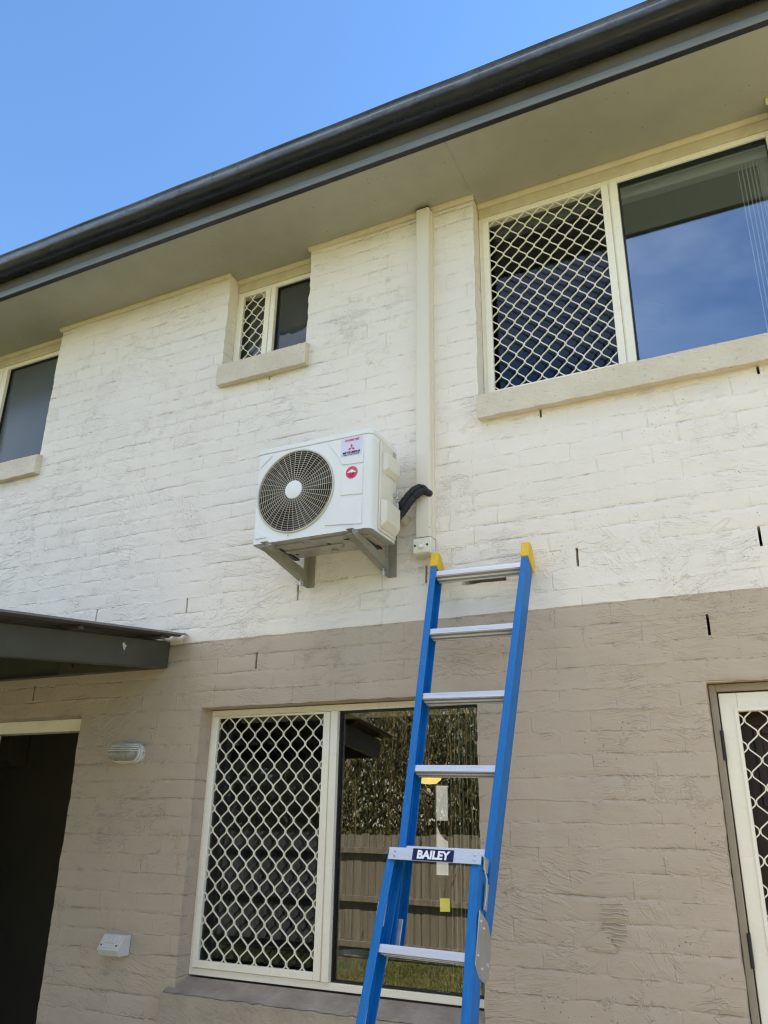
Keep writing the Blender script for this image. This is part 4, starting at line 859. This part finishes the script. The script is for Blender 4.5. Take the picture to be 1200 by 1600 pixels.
fe = thing('timber_fence', 'weathered grey paling fence at the back of the yard', 'fence', (-3, -6.3, 0))
pa = MB(); x = -11.
while x < 6:
    w = .095+random.random()*.012; t = 1.435+random.uniform(-.014, .014); y = -6.36-random.random()*.008; pa.box(x, x+w, y-.014, y, .02, t); x += w+.004+random.random()*.006
pa.build('palings', 'fence', fe, smooth=False)
for z in (1.24, .67, .16): MB().box(-11, 6, -6.352, -6.305, z-.035, z+.035).build('rail', 'fence', fe, bevel=.004)
for x in np.arange(-10.5, 6, 2.4): MB().box(x-.06, x+.06, -6.50, -6.385, 0, 1.38).build('post', 'fence', fe)
def tree(x, y, h, seed, label, drop=1., mat='leaf', nl=11000):
    rg = np.random.default_rng(seed); t = thing('weeping_tree', label, 'tree', (x, y, 0), 'trees beyond the fence')
    tk = MB(); tips = []
    pts = [(x, y, 0)]; 
    for k in range(1, 7): pts.append((x+rg.normal(0, .12)*k**.5, y+rg.normal(0, .12)*k**.5, h*.75*k/6))
    tk.tube(pts, [.14-.016*k for k in range(7)], 8)
    for k in range(16):
        b = Vector(pts[2+k % 5]); a = rg.uniform(0, 2*pi); l = rg.uniform(.8, 1.9); p = [b]
        for q in range(1, 5): p.append(b+Vector((cos(a)*l*q/4, sin(a)*l*q/4, (.9*q/4-.35*(q/4)**2)*l*.9)))
        tk.tube(p, [.045, .034, .024, .015, .008], 5); tips += p[2:]
    tk.build('trunk', 'bark', t)
    vs = []; fs = []; sv = MB()
    for k in range(nl):
        b = tips[rg.integers(len(tips))]; L_ = rg.uniform(.2, 1.) ; s0 = b+Vector(rg.normal(0, .28, 3)); z = -abs(rg.normal(0, 1))*1.1*drop
        c = s0+Vector((0, 0, z*L_)); 
        if c.z < .35: continue
        l = rg.uniform(.05, .12); w = rg.uniform(.007, .015); a = rg.uniform(0, 2*pi); d = Vector((cos(a)*.35, sin(a)*.35, -1)).normalized(); sd_ = d.cross(Vector(rg.normal(0, 1, 3))).normalized()*w
        o = len(vs); vs += [c-sd_*.3, c+d*l*.45-sd_, c+d*l, c+d*l*.45+sd_]; fs.append((o, o+1, o+2, o+3))
    f = MB(); f.v = [tuple(v) for v in vs]; f.f = fs; f.build('crown', mat, t, smooth=False, recalc=False)
    for k in range(46):
        b = tips[rg.integers(len(tips))]+Vector(rg.normal(0, .25, 3)); l = min(rg.uniform(.8, 2.2)*drop, b.z-.4)
        if l > .3: sv.tube([b, b+Vector((rg.normal(0, .06), rg.normal(0, .06), -l*.5)), b+Vector((rg.normal(0, .12), rg.normal(0, .12), -l))], [.007, .005, .003], 4, False)
    sv.build('twigs', 'twig', t)
for i, (x, y, h, lab, dr_, mt) in enumerate(((-6.6, -8.0, 4.2, 'pale trunked weeping tree on the left beyond the fence', 1.1, 'leaf'), (-5.2, -8.6, 4.6, 'tall grey green weeping tree standing in the middle beyond the fence', 1.2, 'leaf'),
        (-3.9, -7.7, 4.3, 'twiggy yellow green weeping tree close to the fence', 1.5, 'leaf'), (-7.9, -9.4, 5., 'dark leafy tree at the far left beyond the fence', 1., 'leafd'), (-2.2, -9.2, 4.4, 'dark leafy tree opposite the door beyond the fence', 1., 'leafd'), (-4.6, -10.4, 5.2, 'dark leafy tree behind the weeping trees', 1., 'leafd'))):
    tree(x, y, h, 11+i, lab, dr_, mt)
hv = []; hf = []
for k in range(26000):          # the bush land behind: one dense mass of foliage
    c = Vector((RNG.uniform(-16, 6), RNG.uniform(-14, -11), 0)); c.z = RNG.uniform(.2, 1)**.8*(4.6+1.0*sin(c.x*1.3)+.6*sin(c.x*2.9+1)); a, b = RNG.uniform(0, 2*pi, 2)
    d = Vector((cos(a), sin(a)*.4, -.8+.5*sin(b))).normalized()*RNG.uniform(.10, .22); e = d.cross(Vector((sin(b), .6, cos(b)))).normalized()*RNG.uniform(.03, .06); o = len(hv)
    hv += [c, c+d*.5-e, c+d, c+d*.5+e]; hf.append((o, o+1, o+2, o+3))
_h = MB(); _h.v = [tuple(v) for v in hv]; _h.f = hf; _h = _h.build('distant_bush', 'leafd', None, smooth=False, recalc=False); _h['kind'] = 'stuff'
for o in list(bpy.data.objects):
    if '_org' in o: del o['_org']
